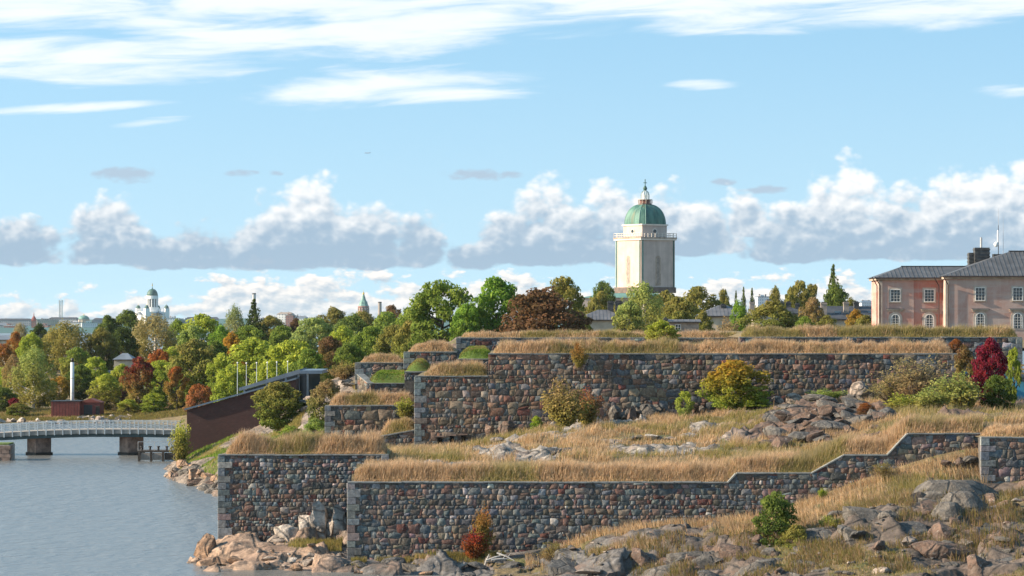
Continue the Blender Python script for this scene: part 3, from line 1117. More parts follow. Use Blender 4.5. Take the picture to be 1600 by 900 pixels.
# ------------------------------------------------------------------ front shore and slope below the long wall
fp = [(310, 232, -.2), (325, 236, .9), (335, 239, 1.3), (400, 239.5, 1.3), (450, 239.5, 1.9), (500, 239.5, 2.5), (540, 239.5, 2.6), (540, 236, 1.5), (450, 236, 1.2),
      (540, 232, .8), (440, 231, .5), (350, 231, .2), (350, 227, -.6), (450, 226, -.6), (540, 225, -.4), (275, 232, -1.4), (285, 240, -1.4), (318, 245, -1.0), (250, 225, -1.8),
      (560, 229, .6), (650, 229, .7), (750, 229, .8), (820, 229, 1.0), (880, 229, 1.6), (930, 229, 2.4), (1000, 229, 3.0), (1100, 229, 3.2), (1180, 229, 3.6),
      (1240, 229, 4.4), (1300, 229, 5.4), (1400, 229, 6.9), (1500, 229, 8.1), (1535, 229, 8.6),
      (600, 224, -.2), (700, 223, -.1), (800, 222, .1), (900, 220, .9), (1000, 221, 2.5), (1100, 220, 2.5), (1200, 220, 3.1), (1300, 219, 4.3), (1400, 218, 5.4),
      (1480, 219, 5.7), (1540, 222, 5.2), (1600, 222, 5.9), (1680, 222, 6.4), (1536, 226.3, 5.6), (1570, 226.3, 5.9), (1600, 226.3, 6.5), (1680, 226.3, 6.8), (1528, 226.3, 7.0), (800, 214, -.8), (900, 210, -.5), (1000, 211, .7), (1100, 209, .8), (1200, 208, 1.5),
      (1300, 206, 2.0), (1400, 205, 2.3), (1500, 206, 2.7), (1600, 208, 3.0), (1690, 208, 3.2), (1400, 192, .3), (1600, 192, .4), (1200, 194, 0), (1000, 198, -.8)]
front_f = Field([(PX(a, b), b, c) for a, b, c in fp])


def front_rock(x, y):
    k = fbm(x * .16, y * .16, 5, 4)
    left = np.clip((-1.0 - x) / 6, 0, 1)
    near = np.clip((224.0 - y) / 10.0, 0, 1)
    strip = ((x < -12.5) & (y > 233.2) & (y < 236.8) & (x > -18))
    k = k + left * .45 + near * .11 - 0.13 * np.clip((y - 226) / 3, 0, 1) * (x > 2)
    k = k - 0.6 * strip - .085 * np.clip((x - 1) / 5, 0, 1)
    return np.clip((k - .46 - .055 * np.clip((x - 1) / 5, 0, 1)) * 5 + .5, 0, 1)


def front_z(x, y):
    rk = front_rock(x, y)
    wx, wy = x + fbm(x * .7, y * .7, 91, 2) * .5, y + fbm(x * .7, y * .7, 95, 2) * .5
    d = facets((wx + wy * .3) * .30, wy * .42, 3) * .85 + facets(wx * .8, wy * 1.1, 8) * .22 + (fbm(x * .6, y * .6, 2, 4) - .5) * .5
    z = front_f(x, y)
    amp = np.clip((y - 190) / 8, .3, 1) * np.clip((229.3 - y) / 2.5 + .12, .12, 1)
    amp = np.where(x < -11.5, 1.0, amp)
    amp = np.where(x > 32.6, np.clip((225.8 - y) / 3 + .1, .1, 1), amp)
    return z + d * (0.25 + .95 * rk) * amp * 0.8


def front_tint(x, y):
    t = np.zeros(x.shape + (3,))
    l = np.clip((-11.0 - x) / 3, 0, 1)[..., None]
    m = np.clip((14.0 - x) / 8, 0, 1)[..., None] * (1 - l)
    t = l * np.array((0.34, 0.255, 0.20)) + m * np.array((0.125, 0.128, 0.135)) + (1 - l - m) * np.array((0.115, 0.098, 0.088))
    return t


shore = grid_mesh('rocky_shore', np.arange(-28, 40, .22), np.arange(192, 245.1, .22), front_z, 'ground', front_rock, front_tint, keep=lambda x, y, z: ~((x > -11.6) & (y > 231)) & (z > -1.0))
tag(shore, 'grey and tan rocky shore with dry grass below the long wall', kind='structure')

# boulders and ledges: (px, py, Y, tint, size, x-stretch, z-stretch, tilt)
for (px, py, Y, t, s, sx, sz, tl) in (
        (326, 855, 236, 'tan', 1.25, 1.0, 1.35, -.5), (322, 872, 233, 'tan', .9, 1.5, .8, -.3), (345, 868, 233, 'tan', .75, 1.3, .8, 0), (368, 872, 232, 'tan', .8, 1.5, .7, 0), (392, 860, 235, 'pale', .9, 1.3, .7, 0),
        (430, 838, 238.6, 'pale', 1.0, 1.4, .8, -.6), (455, 828, 238.6, 'white', 1.5, .8, 1.3, -.5), (480, 822, 238.8, 'white', 1.6, .7, 1.5, -.4), (502, 812, 239, 'white', 1.7, .55, 1.7, -.3), (518, 818, 239, 'pale', 1.5, .55, 1.6, -.1), (533, 812, 239, 'white', 1.6, .55, 1.7, -.25),
        (440, 845, 238, 'pale', .6, 1.4, .8, 0), (420, 870, 231, 'pale', .6, 1.4, .7, 0), (455, 868, 231.5, 'white', .6, 1.2, .8, 0), (480, 876, 230, 'pale', .65, 1.3, .8, 0), (500, 868, 231, 'white', .55, 1.4, .7, 0), (520, 880, 229, 'tan', .6, 1.2, .8, 0), (465, 886, 228, 'tan', .55, 1.3, .7, 0),
        (410, 884, 229, 'tan', .6, 1.4, .6, 0), (380, 886, 229, 'grey', .5, 1.5, .6, 0), (440, 890, 227, 'grey', .5, 1.3, .6, 0), (320, 888, 230, 'blue', .55, 1.9, .4, 0), (352, 893, 227.5, 'blue', .4, 1.7, .5, 0),
        (560, 878, 228, 'grey', .85, 1.2, .8, 0), (590, 882, 227, 'blue', .95, 1.3, .8, -.3), (620, 874, 228, 'blue', .9, 1.2, .8, 0), (650, 880, 227, 'grey', .9, 1.4, .7, .2), (685, 876, 227, 'blue', 1.0, 1.4, .7, -.2), (715, 886, 226, 'pale', .8, 1.6, .6, -.4), (745, 880, 226, 'blue', .9, 1.3, .7, .3),
        (775, 872, 227, 'blue', .9, 1.2, .9, 0), (800, 878, 226, 'grey', .8, 1.4, .7, 0), (830, 885, 224, 'blue', .8, 1.4, .7, 0), (665, 893, 224.5, 'tan', .6, 1.5, .6, 0), (610, 893, 225, 'grey', .6, 1.5, .6, 0), (560, 893, 225.5, 'tan', .5, 1.4, .6, 0), (540, 886, 227.5, 'grey', .6, 1.2, .8, 0),
        (985, 848, 222, 'grey', 1.0, 1.5, .7, -.3), (1030, 838, 223, 'blue', 1.1, 1.6, .7, .1), (1065, 850, 221, 'blue', 1.2, 1.4, .8, .3), (1010, 868, 218, 'blue', 1.2, 1.5, .8, -.4), (960, 872, 217, 'grey', 1.0, 1.7, .6, -.3), (1095, 862, 219, 'grey', 1.0, 1.4, .8, .3),
        (1050, 880, 215, 'blue', 1.2, 1.7, .8, -.4), (1120, 852, 221, 'pale', .8, 1.3, .7, 0), (1140, 876, 217, 'grey', 1.0, 1.3, .8, .2), (1000, 890, 214, 'blue', 1.0, 1.7, .7, -.4), (920, 888, 215, 'pale', .9, 1.6, .6, 0), (1100, 890, 213, 'brown', 1.0, 1.5, .7, 0), (1160, 893, 212, 'blue', .9, 1.4, .7, 0), (880, 893, 214, 'grey', .8, 1.5, .6, 0),
        (1400, 770, 224, 'brown', .8, 1.3, .9, 0), (1360, 785, 222, 'blue', .8, 1.2, .9, .2), (1330, 798, 220, 'grey', .9, 1.2, .8, .1), (1440, 785, 221, 'brown', 1.0, 1.0, 1.1, 0), (1470, 780, 221, 'grey', 1.0, 1.2, .9, .2), (1420, 800, 219, 'brown', 1.1, 1.1, 1.0, -.3), (1390, 812, 217, 'blue', .8, 1.4, .7, 0),
        (1485, 830, 214, 'grey', 1.5, .9, 1.4, .45), (1510, 815, 216, 'grey', 2.3, .9, 1.35, .3), (1545, 825, 215, 'grey', 2.6, 1.0, 1.1, .1), (1590, 822, 215.5, 'grey', 2.2, 1.1, 1.1, 0), (1535, 800, 218, 'grey', 1.1, 1.1, 1.1, .2), (1580, 785, 220, 'pale', .9, 1.1, 1.0, 0), (1600, 765, 222, 'grey', .8, 1.2, 1.0, 0), (1480, 850, 212, 'grey', 1.1, 1.0, 1.1, .4),
        (1560, 770, 222, 'brown', .6, 1.2, .8, 0), (1450, 830, 215, 'brown', .9, 1.2, .9, .2), (1320, 840, 214, 'blue', .8, 1.3, .8, 0), (1350, 850, 213, 'brown', .8, 1.4, .7, 0), (1300, 860, 212, 'brown', .9, 1.2, .9, 0), (1290, 885, 209, 'brown', 1.1, 1.2, .9, .2), (1340, 880, 209, 'grey', .7, 1.3, .7, 0), (1420, 860, 211, 'grey', .8, 1.4, .7, 0),
        (1260, 855, 213, 'blue', .9, 1.0, 1.0, .1), (1255, 890, 209, 'blue', .9, 1.1, .9, 0), (1500, 720, 228, 'brown', .7, 1.1, 1.0, .2), (1520, 712, 228, 'grey', .6, 1.2, .9, .1), (1478, 722, 228, 'brown', .6, 1.2, .8, 0)):
    p = P(px, py, Y)
    zt = float(front_z(np.array([p.x]), np.array([Y]))[0])
    rock(shore, t, p.x, Y, max(min(p.z, zt + s * .75), zt - s * .2) - s * .1, s * .92, sx, sz, rz=rnd.uniform(-.3, .3), tilt=tl)
pebV, pebF, pebS, pebC = [], [], [], []


def pebble(tint, x, y, z, s_):
    me = ROCKS[tint, rnd.randrange(5)]
    m_ = Matrix.Translation((x, y, z)) @ Matrix.Rotation(rnd.uniform(0, 6.28), 4, 'Z') @ Matrix.Diagonal((s_ * rnd.uniform(.9, 1.6), s_, s_ * rnd.uniform(.6, 1), 1))
    b_ = len(pebV)
    pebV.extend(tuple(m_ @ v.co) for v in me.vertices)
    for p_ in me.polygons:
        pebF.extend(i + b_ for i in p_.vertices); pebS.append(len(p_.vertices))
    pebC.extend([ROCK_TINTS[tint]] * len(me.vertices))


for k in range(330):                                     # loose stones and blocks
    px = rnd.uniform(1180, 1620) if k < 230 else rnd.uniform(400, 1150)
    Y = rnd.uniform(203, 220) if px > 1180 else (rnd.uniform(227, 233) if px < 540 else rnd.uniform(214, 227))
    x = PX(px, Y)
    z = float(front_z(np.array([x]), np.array([Y]))[0])
    if z < -.1: continue
    if k % 3 and px > 540:
        pebble(rnd.choice(['grey', 'brown', 'blue', 'pale']), x, Y, z + .04, rnd.uniform(.12, .32))
        continue
    rock(shore, rnd.choice(['grey', 'brown', 'blue', 'pale'] if px > 540 else ['pale', 'tan', 'white', 'pale']), x, Y, z + .05, (rnd.uniform(.12, .34) if k % 3 else rnd.uniform(.4, .85)) if px > 540 else rnd.uniform(.2, .45), rnd.uniform(.9, 1.6), rnd.uniform(.6, 1))


o = link('loose_stones', mesh_np('loose_stones', pebV, pebF, pebS, np.array(pebC)), 'rock', shore)
o['kind'] = 'stuff'
for k in range(520):                                     # broken outcrop blocks on the slope
    x = rnd.uniform(3, 37); Y = rnd.uniform(201, 227)
    if float(front_rock(np.array([x]), np.array([Y]))[0]) < .55 or Y * .32 < 0: continue
    if x > 31 and Y > 223.5: continue
    if rnd.random() < .62: continue
    z = float(front_z(np.array([x]), np.array([Y]))[0])
    if z < .3: continue
    sc_ = rnd.choice([rnd.uniform(.6, 1.0), rnd.uniform(1.1, 1.9), rnd.uniform(1.5, 2.6)])
    rock(shore, rnd.choice(['grey', 'brown', 'brown', 'blue', 'blue', 'grey']), x, Y, z - sc_ * .26, sc_, rnd.uniform(.9, 1.7), rnd.uniform(.6, 1.15), rz=rnd.uniform(-.5, .5), tilt=rnd.uniform(-.4, .4))


def scatter(n, x0, x1, y0, y1, zf, rockf, seed, thr=.45, zmin=.4):
    x = rng.uniform(x0, x1, n); y = rng.uniform(y0, y1, n)
    rk = rockf(x, y) + rng.normal(0, .12, n)
    z = zf(x, y)
    k = (rk < thr) & (z > zmin)
    return x[k], y[k], z[k]


x, y, z = scatter(150000, 1.0, 34, 199, 229.2, front_z, front_rock, 1)
keep = rng.uniform(0, 1, len(x)) < np.clip(.30 + .7 * fbm(x * .5, y * .5, 4, 3) - .10, 0, 1)
x, y, z = x[keep], y[keep], z[keep]
hi = np.clip((y - 212) / 8, .35, 1)
c = grass_cols(x, y, 31, .18 + .0, .2)
lowk = (rng.uniform(0, 1, len(x)) < np.clip((219 - y) / 8, 0, .75))[:, None]
c = np.where(lowk, OLIVE[rng.integers(0, 4, len(x))] * .9, c)
blades('dry_grass', np.stack([x, y, z], 1), rng.uniform(.3, .75, len(x)) * hi * (.5 + fbm(x * .8, y * .8, 9, 2)), rng.uniform(.02, .045, len(x)), c, shore, .35, -.25, (.6, (.74, .57, .39)))
n = 60000
x = rng.uniform(8, 36, n); y = rng.uniform(203, 222, n)
k = (fbm(x * .45, y * .45, 140, 3) > .52)
x, y = x[k], y[k]
z = front_z(x, y)
c = np.where((rng.uniform(0, 1, len(x)) < .5)[:, None], OLIVE[rng.integers(0, 4, len(x))] * .8, STRAW[rng.integers(0, 7, len(x))] * .6)
blades('scrub_grass', np.stack([x, y, z], 1), rng.uniform(.25, .7, len(x)) * np.clip(fbm(x * .9, y * .9, 150, 2) * 1.8, .4, 1.5), rng.uniform(.025, .05, len(x)), c, shore, .4, -.15)
x, y, z = scatter(26000, -20.5, -12.0, 229, 239.4, front_z, front_rock, 2, .5)
blades('dry_grass', np.stack([x, y, z], 1), rng.uniform(.15, .4, len(x)), rng.uniform(.02, .04, len(x)), grass_cols(x, y, 8, .5, .3), shore, .35)
x = rng.uniform(-11.5, 4, 9000); y = 229.3 - np.abs(rng.normal(0, 1.0, 9000)); z = front_z(x, y)
k = fbm(x * .5, y * .5, 77, 3) > .5
blades('dry_grass', np.stack([x, y, z], 1)[k], rng.uniform(.2, .5, k.sum()), rng.uniform(.02, .045, k.sum()), grass_cols(x[k], y[k], 8, .5, .3), shore, .35)

# ------------------------------------------------------------------ terrace between the long wall and the main wall
A_TOP = [(543, 755), (1138, 755), (1151, 741), (1268, 741), (1318, 713), (1386, 713), (1418, 679), (1534, 679)]
AY = 230.0
ax = [PX(a, AY) for a, b in A_TOP]; az = [PZ(b, AY) for a, b in A_TOP]
tp = [(620, 715, 245), (700, 709, 256), (760, 690, 262), (800, 684, 266), (850, 672, 268), (900, 664, 272), (1000, 658, 273), (1100, 655, 273), (1200, 642, 273), (1300, 634, 266), (1380, 648, 254), (1250, 640, 262), (1210, 652, 259), (1330, 640, 259), (1290, 646, 256),
      (1250, 690, 245), (1350, 688, 241), (1420, 650, 246), (1530, 650, 246), (1620, 648, 250), (1500, 642, 264), (1620, 640, 270), (1000, 690, 255), (1000, 716, 243), (800, 716, 243), (900, 690, 255), (1100, 688, 252), (1150, 714, 240),
      (1200, 666, 258), (620, 712, 262), (560, 705, 245), (560, 700, 270), (660, 716, 274), (705, 714, 274), (740, 704, 274), (775, 686, 274), (1300, 630, 275), (1420, 625, 275), (1600, 625, 280), (1300, 655, 252), (1270, 650, 262)]
terr_f = Field([tuple(P(*t)) for t in tp] + [(x_, 236.5, z_ + .55) for x_, z_ in zip(np.linspace(-11, 34, 16), np.interp(np.linspace(-11, 34, 16), ax, az))])


def terr_rock(x, y):
    px = x * FPX / y + 800
    k = fbm(x * .2 + 40, y * .13, 15, 4)
    e1 = np.exp(-((px - 1290) / 125) ** 2 - ((y - 254) / 8.5) ** 2) * .62      # right-hand ledges
    e2 = np.exp(-((px - 1030) / 110) ** 2 - ((y - 252) / 3.5) ** 2) * .24    # pale ledge in the middle
    e3 = np.exp(-((px - 870) / 60) ** 2 - ((y - 246) / 3) ** 2) * .16
    e4 = np.clip((y - 272.3) / 1.5, 0, 1) * .28                              # bare rock under the main wall
    k = k + e1 + e2 + e3 + e4 - .06 - .5 * (y < 236)
    return np.clip((k - .58) * 6 + .5, 0, 1)


def terr_z(x, y):
    rk = terr_rock(x, y)
    base = terr_f(x, y)
    edge = np.interp(x, ax, az)
    k0 = np.clip((y - 230.4) / 1.2, 0, 1); k0 = k0 * k0 * (3 - 2 * k0)
    k1 = np.clip((y - 232.0) / 5.5, 0, 1); k1 = k1 * k1 * (3 - 2 * k1)
    front = edge + .02 + .5 * k0 * (.8 + .4 * fbm(x * .35, y * .35, 6, 3))
    d = facets((x - y * .25) * .45, y * .6, 23) * .5 + facets(x * 1.15, y * 1.3, 28) * .26
    return front * (1 - k1) + (base + d * rk + (fbm(x * .3, y * .3, 12, 3) - .5) * .5) * k1


def terr_tint(x, y):
    px = x * FPX / y + 800
    w = np.clip((1180 - px) / 80, 0, 1)[..., None]
    return w * np.array((0.30, 0.29, 0.275)) + (1 - w) * np.array((0.14, 0.10, 0.082))


terr = grid_mesh('terrace', np.arange(-13.5, 47, .32), np.concatenate([np.linspace(230.3, 232, 8), np.arange(232.3, 281, .32)]), terr_z, 'ground', terr_rock, terr_tint, smooth=False,
                 keep=lambda x, y, z: ~((x < -11.7) & (y < 240)))
tag(terr, 'grassy terrace with rock ledges between the two long walls', kind='structure')
for (px, py, Y, t, s, sx, sz, tl) in (
        (960, 688, 254, 'pale', .65, 1.8, .6, 0), (985, 684, 255, 'grey', .7, 1.9, .6, 0), (1020, 682, 255, 'white', .7, 1.8, .6, 0), (1050, 684, 254, 'pale', .6, 1.5, .7, 0), (1075, 680, 254.5, 'white', .6, 1.4, .8, 0), (1045, 700, 249, 'white', .55, 1.5, .8, 0), (1080, 698, 249, 'pale', .6, 1.5, .7, 0), (1000, 697, 250, 'grey', .5, 1.8, .6, 0), (1110, 690, 251, 'pale', .5, 1.4, .7, 0),
        (1095, 664, 262, 'pale', .6, 1.8, .5, 0), (865, 706, 246, 'blue', .7, 1.5, .7, 0), (885, 702, 247, 'grey', .6, 1.4, .7, 0), (840, 704, 247, 'grey', .5, 1.4, .6, 0), (735, 705, 252, 'grey', .5, 1.5, .6, 0), (780, 680, 262, 'pale', .5, 1.3, .7, 0),
        (1220, 660, 258, 'grey', .9, 1.5, .7, .1), (1245, 655, 258, 'brown', .8, 1.6, .7, -.2), (1290, 645, 260, 'blue', 1.0, 2.2, .6, .1), (1320, 645, 259, 'blue', .9, 1.8, .6, .1), (1265, 665, 254, 'brown', .9, 1.4, .8, -.2), (1230, 680, 250, 'grey', .8, 1.4, .8, 0), (1255, 690, 246, 'brown', .8, 1.4, .8, .1), (1300, 665, 252, 'blue', .9, 1.3, .8, .1), (1325, 675, 248, 'brown', .9, 1.4, .8, 0),
        (1350, 665, 250, 'blue', 1.1, 1.1, .9, .5), (1370, 665, 249, 'grey', 1.1, .9, 1.0, .5), (1390, 662, 249, 'blue', 1.0, .8, 1.0, .5), (1335, 680, 245, 'brown', .8, 1.3, .9, .2), (1210, 690, 247, 'blue', .6, 1.4, .7, 0), (1300, 690, 243, 'brown', .7, 1.5, .7, 0), (1215, 705, 243, 'brown', .5, 1.5, .6, 0), (1280, 680, 249, 'brown', .8, 1.3, .8, 0)):
    p = P(px, py, Y)
    zt = float(terr_z(np.array([p.x]), np.array([Y]))[0])
    rock(terr, t, p.x, Y, max(min(p.z, zt + s * .7), zt) - s * .05, s, sx, sz, rz=rnd.uniform(-.25, .25), tilt=tl)
for k in range(70):                                      # broken ledges of the mound
    px, Y = rnd.gauss(1290, 55), rnd.uniform(243, 262)
    if not 1175 < px < 1405: continue
    x = PX(px, Y); z = float(terr_z(np.array([x]), np.array([Y]))[0])
    sc_ = rnd.uniform(.45, 1.15)
    rock(terr, rnd.choice(['brown', 'blue', 'brown', 'grey', 'brown']), x, Y, z + sc_ * .3, sc_, rnd.uniform(1.1, 2.2), rnd.uniform(.6, 1.0), rz=rnd.uniform(-.3, .3), tilt=rnd.uniform(-.3, .4), sink=.2)
# crag under the main wall
for k in range(46):
    px = (rnd.uniform(940, 1040) if k < 12 else rnd.uniform(1170, 1350) if k < 36 else rnd.uniform(740, 830)) if k < 42 else rnd.uniform(1080, 1100)
    Y = rnd.uniform(272.6, 274.6)
    x = PX(px, Y); z = float(terr_z(np.array([x]), np.array([Y]))[0])
    rock(terr, rnd.choice(['grey', 'grey', 'brown', 'pale', 'blue']), x, Y, z + rnd.uniform(.2, 1.0), rnd.uniform(.6, 1.2), rnd.uniform(.6, 1.0), rnd.uniform(1.0, 1.7), rz=rnd.uniform(-.3, .3))
# tall grass along the wall head
n = 62000
x = rng.uniform(-11.4, 34, n); y = 230.5 + rng.uniform(0, 1, n) ** 1.2 * 4.2
ex = np.clip((x + 11.6) / 1.4 + .25, .25, 1); ed = np.clip((y - 230.4) / .9, .25, 1)
blades('grass_cover', np.stack([x, y, terr_z(x, y)], 1), .95 * rng.uniform(.55, 1.1, n) * ex * ed * (.55 + .9 * fbm(x * 1.1, y * 1.1, 18, 3)), rng.uniform(.022, .05, n),
       grass_cols(x, y, 44, .16, .3), terr, .28, .16, (.55, (.76, .58, .43)))
x, y, z = scatter(270000, -11, 46.5, 234, 280, terr_z, terr_rock, 3, .5)
c = grass_cols(x, y, 51, .22, .16)
k = rng.uniform(0, 1, len(x)) < np.clip((fbm(x * .75, y * .55, 66, 3) - .30) * 3.6, .12, 1)
x, y, z, c = x[k], y[k], z[k], c[k]
tuft = np.clip(fbm(x * .75, y * .75, 62, 3) * 2.2 - .35, .25, 1.7)
blades('dry_grass', np.stack([x, y, z], 1), rng.uniform(.25, .75, len(x)) * tuft, rng.uniform(.022, .05, len(x)), c, terr, .33, .22, (.6, (.74, .57, .40)))

# ------------------------------------------------------------------ the fortress walls
wall_a = stone_wall('rubble_wall', 'long blue grey rubble wall with stepped sloping coping in the foreground', AY, A_TOP,
                    [(543, 890), (800, 885), (900, 868), (960, 838), (1160, 832), (1230, 812), (1300, 788), (1400, 755), (1500, 728), (1534, 715)], 0.57, STONE_COLS, quoin_l=True, seed=3, sod=None)
stone_wall('rubble_wall', 'rubble wall rising from pale rock at the water edge, grass on top', 240.0, [(341, 712), (607, 712)], [(341, 872), (480, 860), (545, 850), (607, 850)], 0.54, STONE_COLS,
           quoin_l=True, quoin_r=True, seed=4, sod=.55, sod_depth=9, grass_h=1.0, density=420, grass_d=3.0, sod_l=.8)
stone_wall('rubble_wall', 'near corner bastion wall at the right picture edge', 226.5, [(1533, 685), (1680, 685)], [(1533, 785), (1600, 765), (1680, 755)], 0.66, STONE_COLS,
           quoin_l=True, seed=5, sod=.35, sod_depth=20, grass_h=.5, density=150, grass_d=17, sod_l=.5, green=.28)
stone_wall('rubble_wall', 'long brown rubble wall under the widest band of dry grass', 275.0, [(763, 554), (1497, 554)], [(763, 700), (850, 690), (930, 668), (1497, 655)], 0.70, WARM_COLS,
           quoin_r=True, seed=6, sod=.38, sod_depth=34, grass_h=.72, density=330, grass_d=3.2, sod_l=.6, sod_r=.6, green=.13, bumps=.1)
wall_c1 = stone_wall('rubble_wall', 'lower shoulder of brown rubble wall with small dark gun ports', 275.0, [(648, 589), (763, 589)], [(648, 712), (763, 708)], 0.74, WARM_COLS,
                     quoin_l=True, seed=7, sod=.5, sod_depth=36, grass_h=.75, density=330, grass_d=3.0, sod_l=1.2, sod_r=.1)
for (px, py) in ((687, 688), (706, 686), (724, 685), (675, 704), (703, 702)):       # flat near-black boxes painted as the shade in open gun ports, stone lintels
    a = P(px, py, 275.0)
    g = MB().box(-.19, .19, -.03, .06, -.28, .28).build('gun_port_shade', 'port_shade', wall_c1, loc=(a.x - wall_c1.location.x, -.09, a.z))
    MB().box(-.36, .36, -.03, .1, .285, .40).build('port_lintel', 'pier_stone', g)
stone_wall('rubble_wall', 'low rubble wall with yellow bush at its end, left of the tall corner', 290.0, [(508, 635), (652, 635)], [(508, 700), (652, 700)], 0.9, WARM_COLS,
           quoin_l=True, seed=8, sod=.55, sod_depth=20, grass_h=.75, density=260, grass_d=3.0, sod_l=.4)
stone_wall('rubble_wall', 'short sloping parapet against the foot of the tall corner', 280.0, [(588, 684), (650, 673)], [(588, 720), (650, 715)], 0.62, WARM_COLS,
           seed=9, sod=.75, sod_depth=9, grass_h=.7, density=320, grass_d=2.6, sod_l=.3, sod_r=.1)
stone_wall('rubble_wall', 'small stepped terrace wall topped by a bright green lawn', 310.0, [(573, 600), (655, 600)], [(573, 622), (655, 622)], 0.55, STONE_COLS,
           seed=10, sod=1.0, sod_depth=15, grass_h=.16, density=260, grass_d=12, lawn=True, sod_l=.1, sod_r=.1)
stone_wall('rubble_wall', 'sunlit return wall at the left end of the green lawn terrace', 311.0, [(548, 586), (590, 602)], [(548, 625), (590, 625)], 0.5, WARM_COLS,
           seed=12, sod=None, rotz=R(-58), thick=.5)
stone_wall('rubble_wall', 'small upper terrace wall with dry grass above the green lawn', 326.0, [(555, 568), (634, 568)], [(555, 590), (634, 590)], 0.55, STONE_COLS,
           quoin_l=True, seed=13, sod=.45, sod_depth=16, grass_h=.5, density=220, grass_d=3, sod_l=.6)
stone_wall('rubble_wall', 'short grass topped wall between two lawns, left of the main wall', 316.0, [(631, 551), (714, 551)], [(631, 572), (714, 572)], 0.55, STONE_COLS,
           quoin_l=True, seed=14, sod=.6, sod_depth=16, grass_h=.55, density=240, grass_d=3, sod_l=.6)
stone_wall('rubble_wall', 'lowest lawn step in front of the short grass topped wall', 300.0, [(632, 582), (672, 582)], [(632, 592), (672, 592)], 0.5, STONE_COLS,
           seed=15, sod=1.0, sod_depth=15, grass_h=.16, density=240, grass_d=10, lawn=True, sod_l=.1, sod_r=.1)
stone_wall('rubble_wall', 'green lawn step beside the end of the widest grass band', 298.0, [(714, 562), (772, 562)], [(714, 572), (772, 572)], 0.5, STONE_COLS,
           seed=16, sod=1.0, sod_depth=16, grass_h=.16, density=240, grass_d=10, lawn=True, sod_l=.1, sod_r=.1)
stone_wall('rubble_wall', 'upper rear rubble wall with a thin grass band below the round trees', 330.0, [(713, 529), (1165, 529)], [(713, 556), (1165, 556)], 0.8, STONE_COLS,
           quoin_l=True, seed=17, sod=.28, sod_depth=40, grass_h=.5, density=190, grass_d=3, sod_l=.6, green=.2)
stone_wall('rubble_wall', 'upper rear rubble wall with grass in front of the pink building', 312.0, [(1155, 528), (1597, 528)], [(1155, 560), (1480, 560), (1540, 590), (1597, 590)], 0.8, STONE_COLS,
           quoin_r=True, seed=18, sod=.45, sod_depth=50, grass_h=.7, density=220, grass_d=3.2, sod_l=.5, sod_r=.4, green=.34)

# ------------------------------------------------------------------ ground behind the walls
def zone(pts):
    return Field([(PX(a, b), b, c) for a, b, c in pts], True)


def plain_rock(thr, seed, sc=.15):
    return lambda x, y: np.clip((fbm(x * sc, y * sc, seed, 4) - thr) * 6 + .5, 0, 1)


bank_f = zone([(225, 370, -2.5), (262, 362, -.2), (255, 385, -.6), (300, 346, -.2), (280, 340, -2), (338, 330, -.2), (322, 315, -2.5), (400, 290, -.8), (350, 285, -3), (300, 300, -4), (330, 262, -4), (380, 262, -2), (200, 340, -5), (240, 310, -5), (250, 270, -5), (150, 380, -5), (200, 395, -4), (150, 300, -6), (290, 362, 1.5), (345, 350, 3.0), (300, 376, 1.9), (275, 385, 1.2), (400, 362, 3.4),
               (400, 330, 4.2), (470, 350, 4.8), (500, 310, 6.2), (440, 300, 6.0), (430, 270, 6.8), (460, 252, 7.2), (500, 270, 7.2), (600, 260, 7.0), (600, 300, 7.0), (480, 332, 7.0), (500, 336, 9.0), (522, 342, 10.7), (547, 347, 12.0), (565, 352, 12.6),
               (480, 318, 5.6), (520, 312, 7.6), (545, 320, 9.5), (600, 340, 12.0), (640, 352, 12.8), (560, 385, 11), (480, 395, 6), (400, 400, 3), (300, 400, 1.5), (700, 380, 12.5), (640, 395, 11)])


def bank_rock(x, y):
    px = x * FPX / y + 800
    k = fbm(x * .2, y * .2, 71, 4)
    z = bank_f(x, y)
    k = k + np.clip((1.0 - z) / .8, 0, 1) * .4 + np.exp(-((px - 520) / 45) ** 2 - ((y - 338) / 14) ** 2) * .22
    return np.clip((k - .58) * 6 + .5, 0, 1)


def bank_z(x, y):
    rk = bank_rock(x, y)
    return np.minimum(bank_f(x, y), 6.8 + np.maximum(0, y - 303) * .26) + (facets(x * .4, y * .5, 31) * .4 + facets(x, y, 33) * .2) * (.12 + .9 * rk) + (fbm(x * .3, y * .3, 9, 3) - .5) * .4


bank = grid_mesh('west_bank', np.arange(-48, -5, .5), np.arange(246, 408, .6), bank_z, 'ground', bank_rock, lambda x, y: np.ones(x.shape + (3,)) * np.array((0.20, 0.175, 0.155)),
                 keep=lambda x, y, z: ~((x > -13) & (y < 300)) & (z > -.8) & ((x > -21.5) | (y > 300)))
tag(bank, 'green grassy bank with shore rocks beside the brick building', kind='structure')
for k in range(60):
    Y = rnd.uniform(322, 366)
    px = np.interp(Y, [322, 330, 346, 362, 366], [350, 338, 302, 266, 266]) + rnd.uniform(-4, 22)
    x = PX(px, Y); z = float(bank_z(np.array([x]), np.array([Y]))[0])
    if z > 1.6 or z < -.5: continue
    rock(bank, rnd.choice(['grey', 'brown', 'tan', 'pale']), x, Y, max(z, 0) + .15, rnd.uniform(.5, 1.1), rnd.uniform(.9, 1.4), rnd.uniform(.7, 1.1))
for k in range(40):
    px, Y = rnd.uniform(478, 562), rnd.uniform(318, 348)
    x = PX(px, Y); z = float(bank_z(np.array([x]), np.array([Y]))[0])
    rock(bank, rnd.choice(['grey', 'pale', 'brown', 'pale']), x, Y, z + .2, rnd.uniform(.5, 1.3), rnd.uniform(1, 1.8), rnd.uniform(.6, 1.0))
x, y, z = scatter(52000, -42, -21, 325, 385, bank_z, bank_rock, 4, .5, .9)
